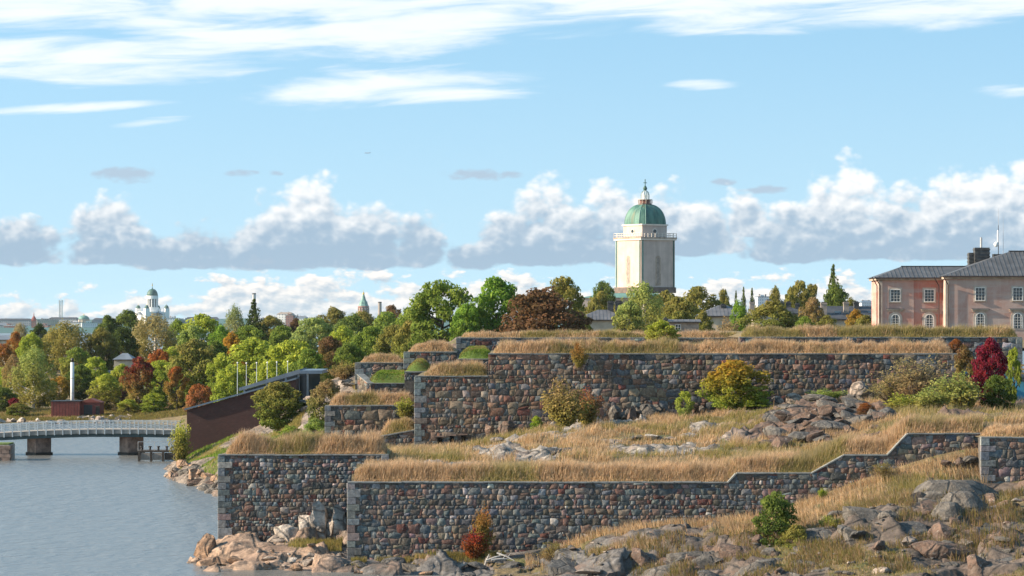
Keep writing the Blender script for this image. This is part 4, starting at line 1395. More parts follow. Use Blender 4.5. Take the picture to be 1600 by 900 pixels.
blades('bank_grass', np.stack([x, y, z], 1), rng.uniform(.15, .4, len(x)), rng.uniform(.03, .07, len(x)), grass_cols(x, y, 19, .3, .2, GREEN, OLIVE) * 1.25, bank, .3)
x, y, z = scatter(50000, -23, -14, 300, 352, bank_z, bank_rock, 4, .5, .9)
blades('dry_grass', np.stack([x, y, z], 1), rng.uniform(.2, .55, len(x)), rng.uniform(.03, .06, len(x)), grass_cols(x, y, 20, .5, .2), bank, .3)

wood_f = zone([(-80, 430, -3), (0, 430, -3), (100, 430, -3), (220, 430, -3), (0, 500, -3), (130, 500, -3), (230, 500, -2.5), (260, 470, -1.5), (-80, 538, -1.5), (30, 538, -1), (130, 538, -1), (220, 538, -1), (262, 534, -.6), (-80, 550, .3), (30, 550, .3), (130, 550, .3), (220, 550, .3),
               (-80, 572, .8), (30, 572, .8), (130, 572, .8), (220, 570, .8), (200, 404, -4), (245, 404, -3.5), (262, 410, -2), (268, 440, -1.5), (272, 500, -1.0), (290, 420, 1.0), (300, 480, 1.2), (295, 540, 1.2), (400, 440, 4), (550, 430, 8), (680, 420, 10), (720, 470, 10), (600, 520, 8), (450, 560, 5), (300, 640, 3),
               (100, 640, 2.5), (-80, 640, 2.5), (0, 760, 5), (300, 760, 6), (600, 700, 8), (760, 700, 9), (0, 900, 7), (400, 900, 8), (760, 900, 9), (0, 1080, 6), (400, 1080, 6), (760, 1080, 6), (-150, 700, 3), (-150, 1000, 5), (770, 420, 10.5)])
wood_z = lambda x, y: wood_f(x, y) + (fbm(x * .1, y * .1, 3, 4) - .5) * 1.0
wood = grid_mesh('wooded_hill', np.arange(-215, 2, 2.0), np.arange(404, 1100, 2.5), wood_z, 'soil', keep=lambda x, y, z: z > -1.2)
tag(wood, 'wooded hill and shore behind the bridge', kind='structure')
x = rng.uniform(-95, -42, 60000); y = rng.uniform(548, 590, 60000); z = wood_z(x, y); k = z > .35
blades('shore_grass', np.stack([x, y, z], 1)[k], rng.uniform(.2, .6, k.sum()), rng.uniform(.06, .12, k.sum()), grass_cols(x[k], y[k], 20, .45, .1) * .8, wood, .3)
for k in range(46):
    px, Y = (rnd.uniform(120, 205), rnd.uniform(548, 558)) if k < 34 else (rnd.uniform(0, 120), rnd.uniform(546, 550))
    x = PX(px, Y); z = float(wood_z(np.array([x]), np.array([Y]))[0])
    rock(wood, rnd.choice(['white', 'pale', 'pale', 'grey']), x, Y, max(z, 0) + .25, rnd.uniform(.4, 1.1), rnd.uniform(1, 1.5), rnd.uniform(.6, .9))

hill_f = zone([(700, 372, 14), (900, 372, 14.5), (1200, 365, 15), (1450, 365, 15), (1650, 365, 14.5), (760, 430, 11), (900, 430, 11), (1100, 430, 12), (1300, 440, 13.5), (1420, 440, 14.6), (1600, 440, 14.8), (1700, 440, 14.8), (1450, 480, 14.6), (1650, 480, 14.6),
               (800, 600, 9), (1000, 600, 11), (1200, 600, 12), (1400, 600, 12), (1650, 600, 12), (900, 880, 14), (1050, 900, 16), (1200, 880, 14), (1400, 880, 12), (1650, 880, 10), (760, 880, 8), (1000, 1080, 12), (1400, 1080, 9), (770, 1080, 7)])
hill_z = lambda x, y: hill_f(x, y) + (fbm(x * .1, y * .1, 6, 4) - .5) * .8
hill = grid_mesh('island_hill', np.arange(-8, 200, 2.0), np.arange(362, 1100, 2.5), hill_z, 'soil')
tag(hill, 'low island hill behind the fortress walls', kind='structure')
low = grid_mesh('hill_skirt', np.arange(-6, 62, 2.0), np.arange(279, 366, 2.0), lambda x, y: 9.5 + 0 * x + (x > 35) * -2.5, 'soil')
tag(low, 'lower ground between the fortress walls', kind='structure')
ridge_f = lambda x, y: np.clip((y - 3700) / 500, 0, 1) * 7 + np.clip((y - 5600) / 1400, 0, 1) * (6 + 7 * fbm(x * .0035, y * .001, 41, 4)) - 1.5
ridge = grid_mesh('far_mainland', np.linspace(-2400, 2400, 160), np.linspace(3600, 7600, 60), ridge_f, 'patina_dark')
tag(ridge, 'dark blue far mainland along the horizon', kind='structure')


# ------------------------------------------------------------------ trees
LEAFC = {'G': (0.090, 0.132, 0.024), 'DG': (0.040, 0.062, 0.018), 'MG': (0.066, 0.096, 0.022), 'OL': (0.125, 0.118, 0.032), 'YG': (0.165, 0.205, 0.030), 'YE': (0.46, 0.30, 0.045),
         'OR': (0.36, 0.155, 0.040), 'RD': (0.25, 0.032, 0.036), 'BR': (0.140, 0.090, 0.044), 'GO': (0.155, 0.140, 0.065), 'GG': (0.095, 0.130, 0.050), 'BG': (0.11, 0.21, 0.030), 'TN': (0.21, 0.155, 0.075), 'PK': (0.30, 0.10, 0.075), 'LG': (0.13, 0.17, 0.05), 'GY': (0.30, 0.195, 0.035)}


def leaf_cloud(cent, rad, n, size, r, up=0.35, stretch=1.0, mixf=None):
    """leaf quads round clump centres; returns V, mixv, val"""
    cent = np.asarray(cent); rad = np.asarray(rad)
    w = rad ** 2; w = w / w.sum()
    ci = r.choice(len(cent), n, p=w)
    d = r.normal(0, 1, (n, 3)); d /= np.linalg.norm(d, axis=1)[:, None]
    q = r.uniform(0.35, 1.0, n) ** 0.45
    p = cent[ci] + d * (rad[ci] * q)[:, None] * np.array([1, 1, stretch])
    nrm = d * .7 + r.normal(0, .45, (n, 3)); nrm[:, 2] += up
    nrm /= np.linalg.norm(nrm, axis=1)[:, None]
    t = np.cross(nrm, r.normal(0, 1, (n, 3))); t /= np.linalg.norm(t, axis=1)[:, None] + 1e-9
    b = np.cross(nrm, t)
    s = size * r.uniform(.6, 1.3, n)[:, None]
    V = np.stack([p - t * s * .62, p + b * s * .36, p + t * s * .62, p - b * s * .36], 1)
    cm = r.uniform(0, 1, len(cent))
    mix = cm[ci] * .6 + r.uniform(0, .4, n)
    if mixf is not None: mix = mixf(p, mix)
    cv = r.uniform(0, 1, len(cent))
    val = cv[ci] * .45 + r.uniform(0, .55, n)
    return V, np.clip(mix, 0, 1), val


def quads_mesh(name, V, mix, val):
    n = len(V)
    me = mesh_np(name, V.reshape(-1, 3), np.arange(4 * n), np.full(n, 4), None, {'mixv': np.repeat(mix, 4), 'val': np.repeat(val, 4)})
    me.materials.append(M['leaf'])
    return me


def limb_mesh(name, mat, chains, n=6):
    mb = MB()
    for pts, rad in chains: mb.tube(pts, rad, n)
    me = bpy.data.meshes.new(name)
    me.from_pydata(mb.v, [], mb.f)
    me.materials.append(M[mat])
    return me


def make_tree(kind, seed):
    """unit tree: height 1, crown width 1 -> (trunk mesh, crown mesh)"""
    r = np.random.default_rng(seed)
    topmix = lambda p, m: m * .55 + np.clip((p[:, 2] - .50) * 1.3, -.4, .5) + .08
    ch = []
    if kind == 'spruce':
        C, Rr = [], []
        for k in range(22):
            z = .10 + .9 * (k / 21) ** .92
            rr = .5 * (1.02 - z) ** .85 * r.uniform(.8, 1.1)
            m = max(3, int(9 * rr / .5) + 2)
            a0 = r.uniform(0, 6)
            for j in range(m):
                a = a0 + 2 * PI * j / m + r.uniform(-.25, .25)
                L = rr * r.uniform(.75, 1.15)
                for t in (.35, .7, 1.0):
                    C.append((math.cos(a) * L * t, math.sin(a) * L * t, z - .05 * t * L / .5 + .015)); Rr.append(.035 + .05 * (1 - z))
                if k % 2 == 0: ch.append(([(0, 0, z), (math.cos(a) * L, math.sin(a) * L, z - .04)], [.006, .002]))
        C.append((0, 0, .985)); Rr.append(.02)
        V, mx, vl = leaf_cloud(C, Rr, 5200, .042, r, .2, .55)
        ch.insert(0, ([(0, 0, -.05), (0, 0, .5), (0, 0, 1)], [.03, .018, .003]))
        return limb_mesh('trunk', 'bark', ch), quads_mesh('crown', V, mx, vl)
    if kind == 'shrub':
        C, Rr = [], []
        for k in range(26):
            a = r.uniform(0, 2 * PI); s = r.uniform(.05, .40); h = r.uniform(.5, 1.0) * (1.05 - s * .8)
            pts = [(math.cos(a) * s * t ** 1.3, math.sin(a) * s * t ** 1.3, h * t) for t in (0, .35, .7, .97)]
            ch.append((pts, [.018, .013, .008, .002]))
            for t in np.linspace(.22, .95, 7):
                C.append((math.cos(a) * s * t ** 1.3 + r.normal(0, .03), math.sin(a) * s * t ** 1.3 + r.normal(0, .03), h * t)); Rr.append(.05 + .075 * (1 - abs(t - .55)))
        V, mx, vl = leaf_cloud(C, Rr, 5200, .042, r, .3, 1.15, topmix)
        return limb_mesh('stems', 'bark', ch, 5), quads_mesh('foliage', V, mx, vl)
    if kind == 'thicket':                                 # twiggy, half bare
        C, Rr = [], []
        for k in range(60):
            a = r.uniform(0, 2 * PI); s = r.uniform(.05, .5); h = r.uniform(.55, 1.0) * (1.08 - s * .75)
            pts = [(math.cos(a) * s * t ** 1.4, math.sin(a) * s * t ** 1.4, h * t) for t in (0, .3, .65, 1.0)]
            ch.append((pts, [.010, .008, .005, .0015]))
            for j in range(7):
                t = r.uniform(.4, .95); q = (math.cos(a) * s * t ** 1.4, math.sin(a) * s * t ** 1.4, h * t)
                e = (q[0] + r.normal(0, .06), q[1] + r.normal(0, .06), q[2] + r.uniform(.03, .12))
                ch.append(([q, e], [.004, .001]))
                C.append(e); Rr.append(.055)
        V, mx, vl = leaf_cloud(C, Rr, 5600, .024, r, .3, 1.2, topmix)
        return limb_mesh('stems', 'bark', ch, 4), quads_mesh('foliage', V, mx, vl)
    birch = kind == 'birch'
    C, Rr = [], []
    n = {'round': 64, 'airy': 48, 'birch': 72, 'dome': 76, 'column': 48}[kind]
    zb = {'round': .08, 'airy': .14, 'birch': .08, 'dome': .03, 'column': .03}[kind]
    lob = [(r.uniform(0, 2 * PI), r.uniform(.25, .95), r.uniform(.8, 1.12)) for _ in range(7)]
    for k in range(n):
        a = r.uniform(0, 2 * PI); t = (k + r.uniform(0, 1)) / n
        u = -1 + 2 * t
        if kind == 'dome': prof = math.sqrt(max(0, 1 - max(u, -.35) ** 2)) * (1 if u > -.35 else .95)
        elif kind == 'column': prof = .95 * math.sqrt(max(0, 1 - u * u)) ** .7
        elif birch: prof = math.sqrt(max(0, 1 - abs(u + .15) ** 2.2 / 1.35)) * .95
        else: prof = math.sqrt(max(0, 1 - abs(u) ** 2.3))
        for (la, lz, lm) in lob:
            dd = math.cos(a - la) * .5 + .5
            prof *= 1 + (lm - 1) * dd * max(0, 1 - abs(t - lz) * 2.2)
        q = r.uniform(.35, 1.0) ** .5
        cr = r.uniform(.085, .135) if kind not in ('airy', 'birch') else r.uniform(.075, .115)
        rr = max(0, .5 * prof - cr * .7) * q
        C.append((math.cos(a) * rr, math.sin(a) * rr, zb + (1 - zb) * (t * .90 + .03) + r.uniform(-.02, .02))); Rr.append(cr)
    C2, R2 = list(C), list(Rr)
    for c, rr in zip(C, Rr):                              # smaller sprays on each clump break the outline
        for j in range(3):
            d = r.normal(0, 1, 3); d /= np.linalg.norm(d); d[2] = abs(d[2]) * .6 + (-.5 if birch and j < 2 else 0)
            C2.append((c[0] + d[0] * rr, c[1] + d[1] * rr, min(.99, c[2] + d[2] * rr * .8))); R2.append(rr * .5)
    nl = {'round': 11000, 'airy': 10500, 'birch': 9000, 'dome': 11000, 'column': 7500}[kind]
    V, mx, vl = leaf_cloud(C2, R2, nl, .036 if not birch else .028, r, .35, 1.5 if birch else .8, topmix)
    tz = .8 if birch else .62
    wob = r.normal(0, .012, (4, 2))
    tr = [(0, 0, -.06), (wob[0, 0], wob[0, 1], .2), (wob[1, 0] * 1.5, wob[1, 1] * 1.5, .45), (wob[2, 0] * 2, wob[2, 1] * 2, tz)]
    ch.append((tr, [.038, .030, .020, .008]))
    order = sorted(range(n), key=lambda i: -C[i][0] ** 2 - C[i][1] ** 2)
    for i in order[:22]:
        c = C[i]
        z0 = max(.12, min(c[2] - .08 - .25 * math.hypot(c[0], c[1]), tz - .02))
        f = np.interp(z0, [q[2] for q in tr], [q[0] for q in tr]), np.interp(z0, [q[2] for q in tr], [q[1] for q in tr])
        mid = ((f[0] + c[0]) / 2, (f[1] + c[1]) / 2, (z0 + c[2]) / 2 - .015)
        ch.append(([(f[0], f[1], z0), mid, c], [.013, .009, .003]))
    return limb_mesh('trunk', 'birch_bark' if birch else 'bark', ch), quads_mesh('crown', V, mx, vl)


TREES = {k: [make_tree(k, 100 + 13 * j + len(k)) for j in range(m)] for k, m in (('round', 5), ('airy', 3), ('birch', 3), ('dome', 3), ('column', 2), ('spruce', 2), ('shrub', 4), ('thicket', 2))}
_tc = {}
LEAFK = {'GY': 1.4, 'YE': .95, 'OR': .95, 'RD': .9, 'PK': .95, 'BR': 1.25, 'TN': 1.5, 'YG': 2.1, 'BG': 1.7, 'DG': 1.7}


def tree(name, cat, label, kind, px, top, wpx, Y, c1, c2, ground=None, base=None, group=None, rz=None, lean=0.0):
    z0 = base if base is not None else float(ground(np.array([PX(px, Y)]), np.array([float(Y)]))[0])
    h = PZ(top, Y) - z0
    w = wpx * Y / FPX
    root = empty(name, (PX(px, Y), Y, z0 - .03), rnd.uniform(0, 6.28) if rz is None else rz)
    w *= {'spruce': 1.4, 'round': 1.22, 'airy': 1.15, 'dome': 1.12, 'birch': 1.2, 'column': 1.2, 'shrub': 1.5, 'thicket': 1.15}[kind]
    root.scale = (w, w, h * (1.04 if kind not in ('spruce', 'thicket') else 1.0))
    root.rotation_euler.y = lean
    tag(root, label, cat, group)
    i = _tc.get(kind, 0); _tc[kind] = i + 1
    tm, cm = TREES[kind][i % len(TREES[kind])]
    t = link(tm.name.split('.')[0], tm, None, root)
    c = link(cm.name.split('.')[0], cm, None, root)
    c['tint_a'] = [v * LEAFK.get(c1, 2.25) for v in LEAFC[c1]]; c['tint_b'] = [v * LEAFK.get(c2, 2.25) for v in LEAFC[c2]]
    return root


GW = 'trees of the wooded shore'
GH = 'trees on the island hill'
for (kind, px, top, w, Y, c1, c2, label) in (
        ('birch', 31, 508, 34, 840, 'GO', 'GO', 'pale grey sparse tree on the far left skyline behind the shore wood'),
        ('dome', 60, 509, 36, 800, 'DG', 'DG', 'dark low spreading tree between the red spire and the big birch'),
        ('round', 25, 522, 34, 700, 'OL', 'OR', 'orange topped tree in the wood near the left picture edge'),
        ('round', 48, 524, 44, 690, 'G', 'YG', 'fresh green tree next to the orange topped one at far left'),
        ('round', 5, 540, 34, 680, 'OL', 'OR', 'orange brown tree cut by the left picture edge'),
        ('birch', 102, 508, 84, 690, 'OL', 'OL', 'big olive birch with pale trunk left of the cathedral'),
        ('birch', 52, 548, 74, 585, 'OL', 'LG', 'tall drooping olive birch above the left end of the bridge'),
        ('birch', 20, 558, 40, 610, 'OL', 'TN', 'thin tan birch behind the drooping birch at far left'),
        ('dome', 4, 606, 50, 578, 'DG', 'MG', 'dark round tree at the left picture edge above the bridge'),
        ('airy', 22, 622, 22, 574, 'PK', 'RD', 'small reddish tree beside the dark round one at left'),
        ('round', 156, 515, 54, 690, 'DG', 'OL', 'dark brownish tree behind the white chimney stack'),
        ('round', 166, 497, 36, 850, 'DG', 'MG', 'dark green tree on the skyline just left of the cathedral grove'),
        ('dome', 200, 487, 66, 850, 'DG', 'MG', 'broad dark crown in front of the white cathedral'),
        ('round', 191, 514, 46, 720, 'DG', 'DG', 'deep green tree below the broad dark crown'),
        ('birch', 242, 496, 84, 730, 'OL', 'GO', 'large brownish olive tree below the cathedral'),
        ('round', 278, 503, 40, 760, 'MG', 'G', 'mid green tree right of the large brownish olive tree'),
        ('round', 92, 590, 40, 605, 'OL', 'YE', 'yellow orange tree directly behind the white chimney stack'),
        ('round', 126, 572, 46, 612, 'DG', 'MG', 'dark green tree right of the white chimney stack'),
        ('round', 166, 588, 50, 578, 'OL', 'YG', 'olive yellow tree right of the red sheds'),
        ('airy', 186, 606, 30, 586, 'BR', 'PK', 'small reddish brown tree beside the olive yellow one'),
        ('round', 218, 562, 54, 572, 'OL', 'RD', 'bright red topped maple above the right half of the bridge'),
        ('round', 250, 550, 46, 625, 'OR', 'OR', 'peach orange tree behind the bright red maple'),
        ('round', 252, 566, 52, 584, 'G', 'YG', 'green tree between the red maple and the brown topped tree'),
        ('round', 304, 534, 84, 566, 'MG', 'OL', 'wide dark green tree with brown top above the brick wall'),
        ('airy', 276, 574, 36, 560, 'OL', 'OR', 'orange flecked tree left of the wide dark green one'),
        ('airy', 312, 602, 60, 500, 'TN', 'OR', 'pale rust coloured tree just above the brick wall corner'),
        ('round', 318, 497, 78, 720, 'G', 'YG', 'broad light green crown right of the cathedral'),
        ('round', 345, 512, 40, 690, 'G', 'BG', 'small bright green crown behind the yellow tree'),
        ('birch', 366, 483, 46, 770, 'GO', 'GG', 'grey green birch left of the tall spruce'),
        ('round', 363, 524, 38, 610, 'YE', 'YE', 'bright yellow tree in the middle of the left wood'),
        ('round', 388, 512, 54, 690, 'MG', 'G', 'green crown below the tall spruce'),
        ('round', 421, 496, 60, 770, 'DG', 'OL', 'dark olive crown right of the tall spruce'),
        ('round', 462, 502, 30, 770, 'DG', 'BR', 'small brown crown on the skyline left of the willow'),
        ('round', 440, 512, 50, 700, 'MG', 'G', 'mid green crown left of the grey green willow'),
        ('round', 398, 534, 96, 545, 'G', 'YG', 'wide yellow green tree behind the flagpoles'),
        ('round', 456, 536, 84, 515, 'YG', 'YG', 'yellowish green tree behind the right hand flagpoles'),
        ('round', 356, 576, 50, 480, 'G', 'YG', 'light green tree behind the leftmost flagpole'),
        ('round', 335, 540, 50, 570, 'DG', 'MG', 'dark tree behind the left hand flagpoles'),
        ('round', 492, 500, 76, 680, 'GG', 'LG', 'rounded grey green willow in the middle of the left wood'),
        ('dome', 522, 484, 64, 820, 'DG', 'OL', 'dark olive skyline crown left of the green spire'),
        ('dome', 566, 489, 66, 790, 'DG', 'OL', 'dark crown on the skyline below the green spire'),
        ('dome', 612, 480, 52, 800, 'OL', 'BR', 'brown tinged crown on the skyline right of the green spire'),
        ('round', 550, 496, 66, 650, 'GG', 'MG', 'grey green tree below the green spire'),
        ('round', 606, 492, 76, 600, 'GG', 'G', 'large grey green willow behind the stepped walls'),
        ('round', 516, 529, 52, 500, 'OL', 'BR', 'round plum tinted tree above the rocky knoll'),
        ('round', 480, 552, 60, 470, 'MG', 'G', 'green tree behind the end of the modern roof'),
        ('round', 580, 514, 66, 520, 'MG', 'G', 'green tree above the upper terrace wall'),
        ('round', 545, 540, 56, 470, 'G', 'MG', 'low green tree at the top of the rocky knoll'),
        ('round', 618, 512, 60, 480, 'MG', 'OL', 'dark green tree left of the big airy tree'),
        ('round', 648, 500, 62, 455, 'MG', 'OL', 'olive green tree at the left foot of the big airy tree'),
        ('round', 425, 570, 60, 470, 'G', 'YG', 'yellow green bushy tree just behind the modern roof'),
        ('round', 150, 560, 44, 640, 'G', 'YG', 'fresh green tree hiding the cream house'),
        ('round', 190, 572, 40, 600, 'OL', 'YG', 'olive tree between the cream house and the red maple'),
        ('round', 268, 545, 50, 640, 'G', 'YG', 'light green tree behind the orange flecked one'),
        ('round', 120, 545, 50, 660, 'OL', 'G', 'olive green tree behind the top of the white stack'),
        ('round', 60, 585, 50, 590, 'MG', 'G', 'green tree between the drooping birch and the white stack'),
        ('dome', 285, 612, 44, 568, 'OL', 'YG', 'low yellow green tree at the right end of the bridge'),
        ('dome', 240, 615, 44, 566, 'G', 'YG', 'low green tree above the bridge right of the red maple'),
        ('round', 200, 625, 34, 562, 'OL', 'YG', 'low olive tree at the foot of the red maple'),
        ('dome', 28, 630, 40, 564, 'MG', 'OL', 'low dark bushy tree beside the small reddish one'),
        ('round', 10, 575, 46, 620, 'G', 'YG', 'light green tree behind the dark round one at left'),
        ('round', 345, 555, 44, 560, 'G', 'YG', 'yellow green tree left of the wide yellow green one'),
        ('round', 535, 512, 50, 600, 'G', 'YG', 'light green tree right of the grey green willow'),
        ('round', 640, 488, 50, 520, 'MG', 'G', 'green tree left of the big airy tree, half hidden'),
        ('round', 300, 512, 50, 700, 'G', 'LG', 'pale green tree under the broad light green crown'),
        ('round', 85, 520, 50, 760, 'MG', 'OL', 'olive crown behind the big birch at left')):
    tree('tree', 'tree', label, kind, px, top, w, Y, c1, c2, wood_z, group=GW)
tree('spruce', 'tree', 'tall dark spruce on the skyline in the left wood', 'spruce', 397, 471, 46, 745, 'DG', 'DG', wood_z, group=GW)
for (kind, px, top, w, Y, c1, c2, label) in (
        ('round', 690, 444, 96, 432, 'MG', 'G', 'big airy green tree with gaps left of the dense green tree'),
        ('round', 730, 478, 50, 425, 'MG', 'BG', 'lower green crown between the airy and the dense tree'),
        ('round', 771, 443, 88, 436, 'MG', 'BG', 'dense bright green tree on the left of the brown tree'),
        ('round', 882, 438, 66, 480, 'MG', 'OL', 'green crown rising behind the brown tree'),
        ('dome', 852, 457, 146, 424, 'BR', 'BR', 'broad reddish brown tree above the upper rear wall'),
        ('dome', 943, 443, 46, 860, 'DG', 'MG', 'dark tree on the skyline left of the church tower'),
        ('round', 928, 478, 40, 620, 'MG', 'OL', 'small green tree beside the grey roofed house'),
        ('round', 938, 460, 48, 650, 'MG', 'OL', 'green tree in front of the church nave'),
        ('birch', 1004, 446, 84, 560, 'OL', 'LG', 'tall olive birch right in front of the church tower'),
        ('birch', 968, 478, 50, 540, 'OL', 'OL', 'low olive birch left of the tall one by the church'),
        ('round', 1042, 458, 58, 660, 'MG', 'OL', 'green tree at the right foot of the church tower'),
        ('round', 1096, 455, 82, 640, 'MG', 'OL', 'wide green tree right of the church tower'),
        ('round', 1131, 456, 24, 680, 'MG', 'OL', 'narrow olive tree right of the wide green one'),
        ('column', 1153, 474, 32, 500, 'G', 'BG', 'small bright green tree in front of the grey roofs'),
        ('shrub', 1136, 494, 40, 470, 'GO', 'TN', 'grey brown bush left of the small bright green tree'),
        ('dome', 1207, 473, 94, 482, 'MG', 'OL', 'broad green maple with rusty tips before the grey roofs'),
        ('round', 1212, 453, 26, 700, 'MG', 'OL', 'small pointed green tree behind the broad maple'),
        ('airy', 1250, 443, 52, 705, 'MG', 'OL', 'olive green tree left of the second one near the spruce'),
        ('airy', 1268, 446, 36, 715, 'MG', 'OL', 'olive green tree close to the tall right hand spruce'),
        ('dome', 1304, 449, 54, 660, 'DG', 'MG', 'dark round crown at the foot of the tall right spruce'),
        ('round', 1269, 468, 42, 520, 'OL', 'TN', 'rust tinted tree before the long slate roof'),
        ('dome', 1258, 496, 40, 472, 'MG', 'G', 'green bush under the rust tinted tree'),
        ('dome', 1292, 494, 44, 474, 'MG', 'OL', 'green bush below the long slate roof'),
        ('dome', 1336, 486, 36, 478, 'OL', 'YE', 'yellow topped bush below the long slate roof'),
        ('dome', 1352, 494, 40, 470, 'MG', 'OL', 'green bush at the left corner of the pink building'),
        ('birch', 1178, 480, 30, 620, 'MG', 'OL', 'small olive tree between the chimneys'),
        ('round', 984, 474, 52, 505, 'OL', 'LG', 'olive tree at the right end of the grey hip roofed house'),
        ('dome', 906, 490, 46, 490, 'MG', 'OL', 'low green tree at the left end of the grey hip roofed house'),
        ('round', 1060, 470, 66, 520, 'MG', 'OL', 'green tree between the tall olive birch and the cream house'),
        ('dome', 1098, 488, 34, 500, 'MG', 'OL', 'low green bush before the left end of the cream house'),
        ('round', 1235, 462, 40, 610, 'MG', 'OL', 'green tree above the broad maple, near two olive ones'),
        ('round', 1330, 470, 34, 640, 'MG', 'OL', 'green crown behind the chimneys of the long slate roof')):
    tree('tree', 'tree', label, kind, px, top, w, Y, c1, c2, hill_z, group=GH)
for px, top, w, label in ((1150, 457, 16, 'shortest of three slim dark conifers near the church'), (1162, 452, 17, 'middle one of three slim dark conifers near the church'), (1175, 453, 19, 'rightmost of three slim dark conifers near the church')):
    tree('spruce', 'tree', label, 'spruce', px, top, w, 720, 'DG', 'MG', hill_z, group=GH)
tree('spruce', 'tree', 'tall spruce rising over the roofs left of the pink building', 'spruce', 1302, 418, 36, 680, 'DG', 'MG', hill_z, group=GH)

# shrubs growing among the walls
for (kind, px, top, w, Y, c1, c2, base, label, nm) in (
        ('shrub', 882, 588, 66, 267, 'OL', 'TN', None, 'tall olive shrub with many stems on the terrace', 'shrub'),
        ('shrub', 918, 600, 44, 270, 'OL', 'PK', None, 'reddish shrub just right of the tall olive shrub', 'shrub'),
        ('column', 1069, 611, 30, 272, 'LG', 'YG', None, 'small upright yellow green bush before the main wall', 'bush'),
        ('round', 1150, 566, 104, 271, 'G', 'YE', None, 'golden green maple against the main wall', 'tree'),
        ('dome', 1180, 622, 60, 269.5, 'G', 'YG', None, 'low green bush at the foot of the golden maple', 'bush'),
        ('dome', 838, 650, 20, 271, 'BG', 'YG', None, 'tiny bright green bush at the wall foot', 'bush'),
        ('shrub', 1290, 606, 62, 270, 'G', 'LG', None, 'low green shrub on the crag under the main wall', 'shrub'),
        ('thicket', 1432, 556, 150, 263, 'TN', 'GO', None, 'wide tan thicket in front of the main wall end', 'shrub'),
        ('thicket', 1392, 580, 80, 265, 'GO', 'OL', None, 'twiggy thicket at the left of the wide tan one', 'shrub'),
        ('shrub', 1500, 580, 76, 258, 'OL', 'LG', None, 'olive shrub between the tan thicket and the red tree', 'shrub'),
        ('shrub', 1415, 614, 60, 254, 'OL', 'YG', None, 'yellow olive shrub low in the thicket', 'shrub'),
        ('shrub', 1455, 600, 66, 252, 'OL', 'LG', None, 'leafy olive shrub in the middle of the thicket', 'shrub'),
        ('dome', 1353, 630, 30, 252, 'BR', 'OR', None, 'small rusty bush beside the dark ledge', 'bush'),
        ('round', 1546, 532, 50, 264, 'RD', 'RD', None, 'crimson red tree near the right picture edge', 'tree'),
        ('dome', 1558, 588, 52, 259, 'DG', 'MG', None, 'dark green bush below the crimson tree', 'bush'),
        ('airy', 1584, 545, 26, 268, 'MG', 'YG', None, 'green shoots with yellow tips right of the crimson tree', 'shrub'),
        ('round', 1508, 545, 40, 272, 'OL', 'BR', None, 'brownish bush at the end of the main wall', 'bush')):
    tree(nm, 'tree' if nm == 'tree' else 'bush', label, kind, px, top, w, Y, c1, c2, terr_z, base)
for (kind, px, top, w, Y, c1, c2, base, label, nm) in (
        ('shrub', 754, 786, 34, 228.2, 'OL', 'OR', None, 'slender orange red sapling against the long front wall', 'shrub'),
        ('shrub', 741, 822, 40, 228, 'OR', 'RD', None, 'low red sapling branch left of the slender one', 'shrub'),
        ('column', 1213, 776, 92, 216, 'DG', 'MG', .8, 'dense green bush on the slope below the stepped coping', 'bush'),
        ('dome', 1245, 822, 62, 214, 'MG', 'OL', .9, 'dark low bush right of the dense green bush', 'bush'),
        ('shrub', 1297, 804, 34, 216, 'OL', 'YG', None, 'small yellow green bush among the slope rocks', 'bush'),
        ('thicket', 868, 846, 66, 224, 'TN', 'OL', None, 'brown heathery shrub by the water side rocks', 'shrub'),
        ('thicket', 1165, 815, 60, 224, 'TN', 'TN', None, 'dry brown stems left of the dense green bush', 'shrub'),
        ('thicket', 1380, 722, 50, 228, 'TN', 'OL', None, 'withered brown weeds under the stepped coping', 'shrub'),
        ('shrub', 1285, 760, 16, 228.5, 'G', 'YG', None, 'little green weed at the foot of the stepped wall', 'shrub'),
        ('shrub', 1425, 855, 24, 208, 'OL', 'YG', None, 'yellowish weed on the gravel at the lower right', 'shrub'),
        ('shrub', 1395, 865, 22, 207, 'OL', 'LG', None, 'thin green weed on the gravel left of the yellowish one', 'shrub')):
    tree(nm, 'bush', label, kind, px, top, w, Y, c1, c2, front_z, base)
tree('bush', 'bush', 'small golden bush growing on top of the main wall', 'dome', 1032, 503, 58, 280, 'OL', 'YG', base=15.0)
tree('bush', 'bush', 'rusty brown bush at the right end of the upper bank', 'dome', 1494, 530, 24, 277, 'BR', 'OR', base=14.9)
tree('shrub', 'bush', 'rusty sprig rooted in the coping of the main wall', 'shrub', 904, 534, 24, 274.4, 'OL', 'OR', base=PZ(574, 274.4))
tree('shrub', 'bush', 'yellow olive bush between the low walls at the tall corner', 'shrub', 634, 617, 34, 283, 'OL', 'YG', base=PZ(656, 283))
for (kind, px, top, w, Y, c1, c2, label) in (
        ('round', 436, 600, 80, 340, 'MG', 'OL', 'green bush with ochre leaves in front of the brick building'),
        ('round', 512, 598, 54, 305, 'MG', 'TN', 'green and rust bush on the rocky knoll'),
        ('dome', 492, 655, 44, 300, 'BG', 'LG', 'bright green low bush left of the low rubble wall'),
        ('dome', 452, 668, 60, 310, 'MG', 'G', 'low green bush behind the waterside wall'),
        ('shrub', 282, 652, 34, 374, 'OL', 'YG', 'ochre bush at the left corner of the brick building'),
        ('shrub', 538, 562, 44, 345, 'TN', 'OL', 'tan scrub on the crest of the rocky knoll')):
    tree('bush', 'bush', label, kind, px, top, w, Y, c1, c2, bank_z)

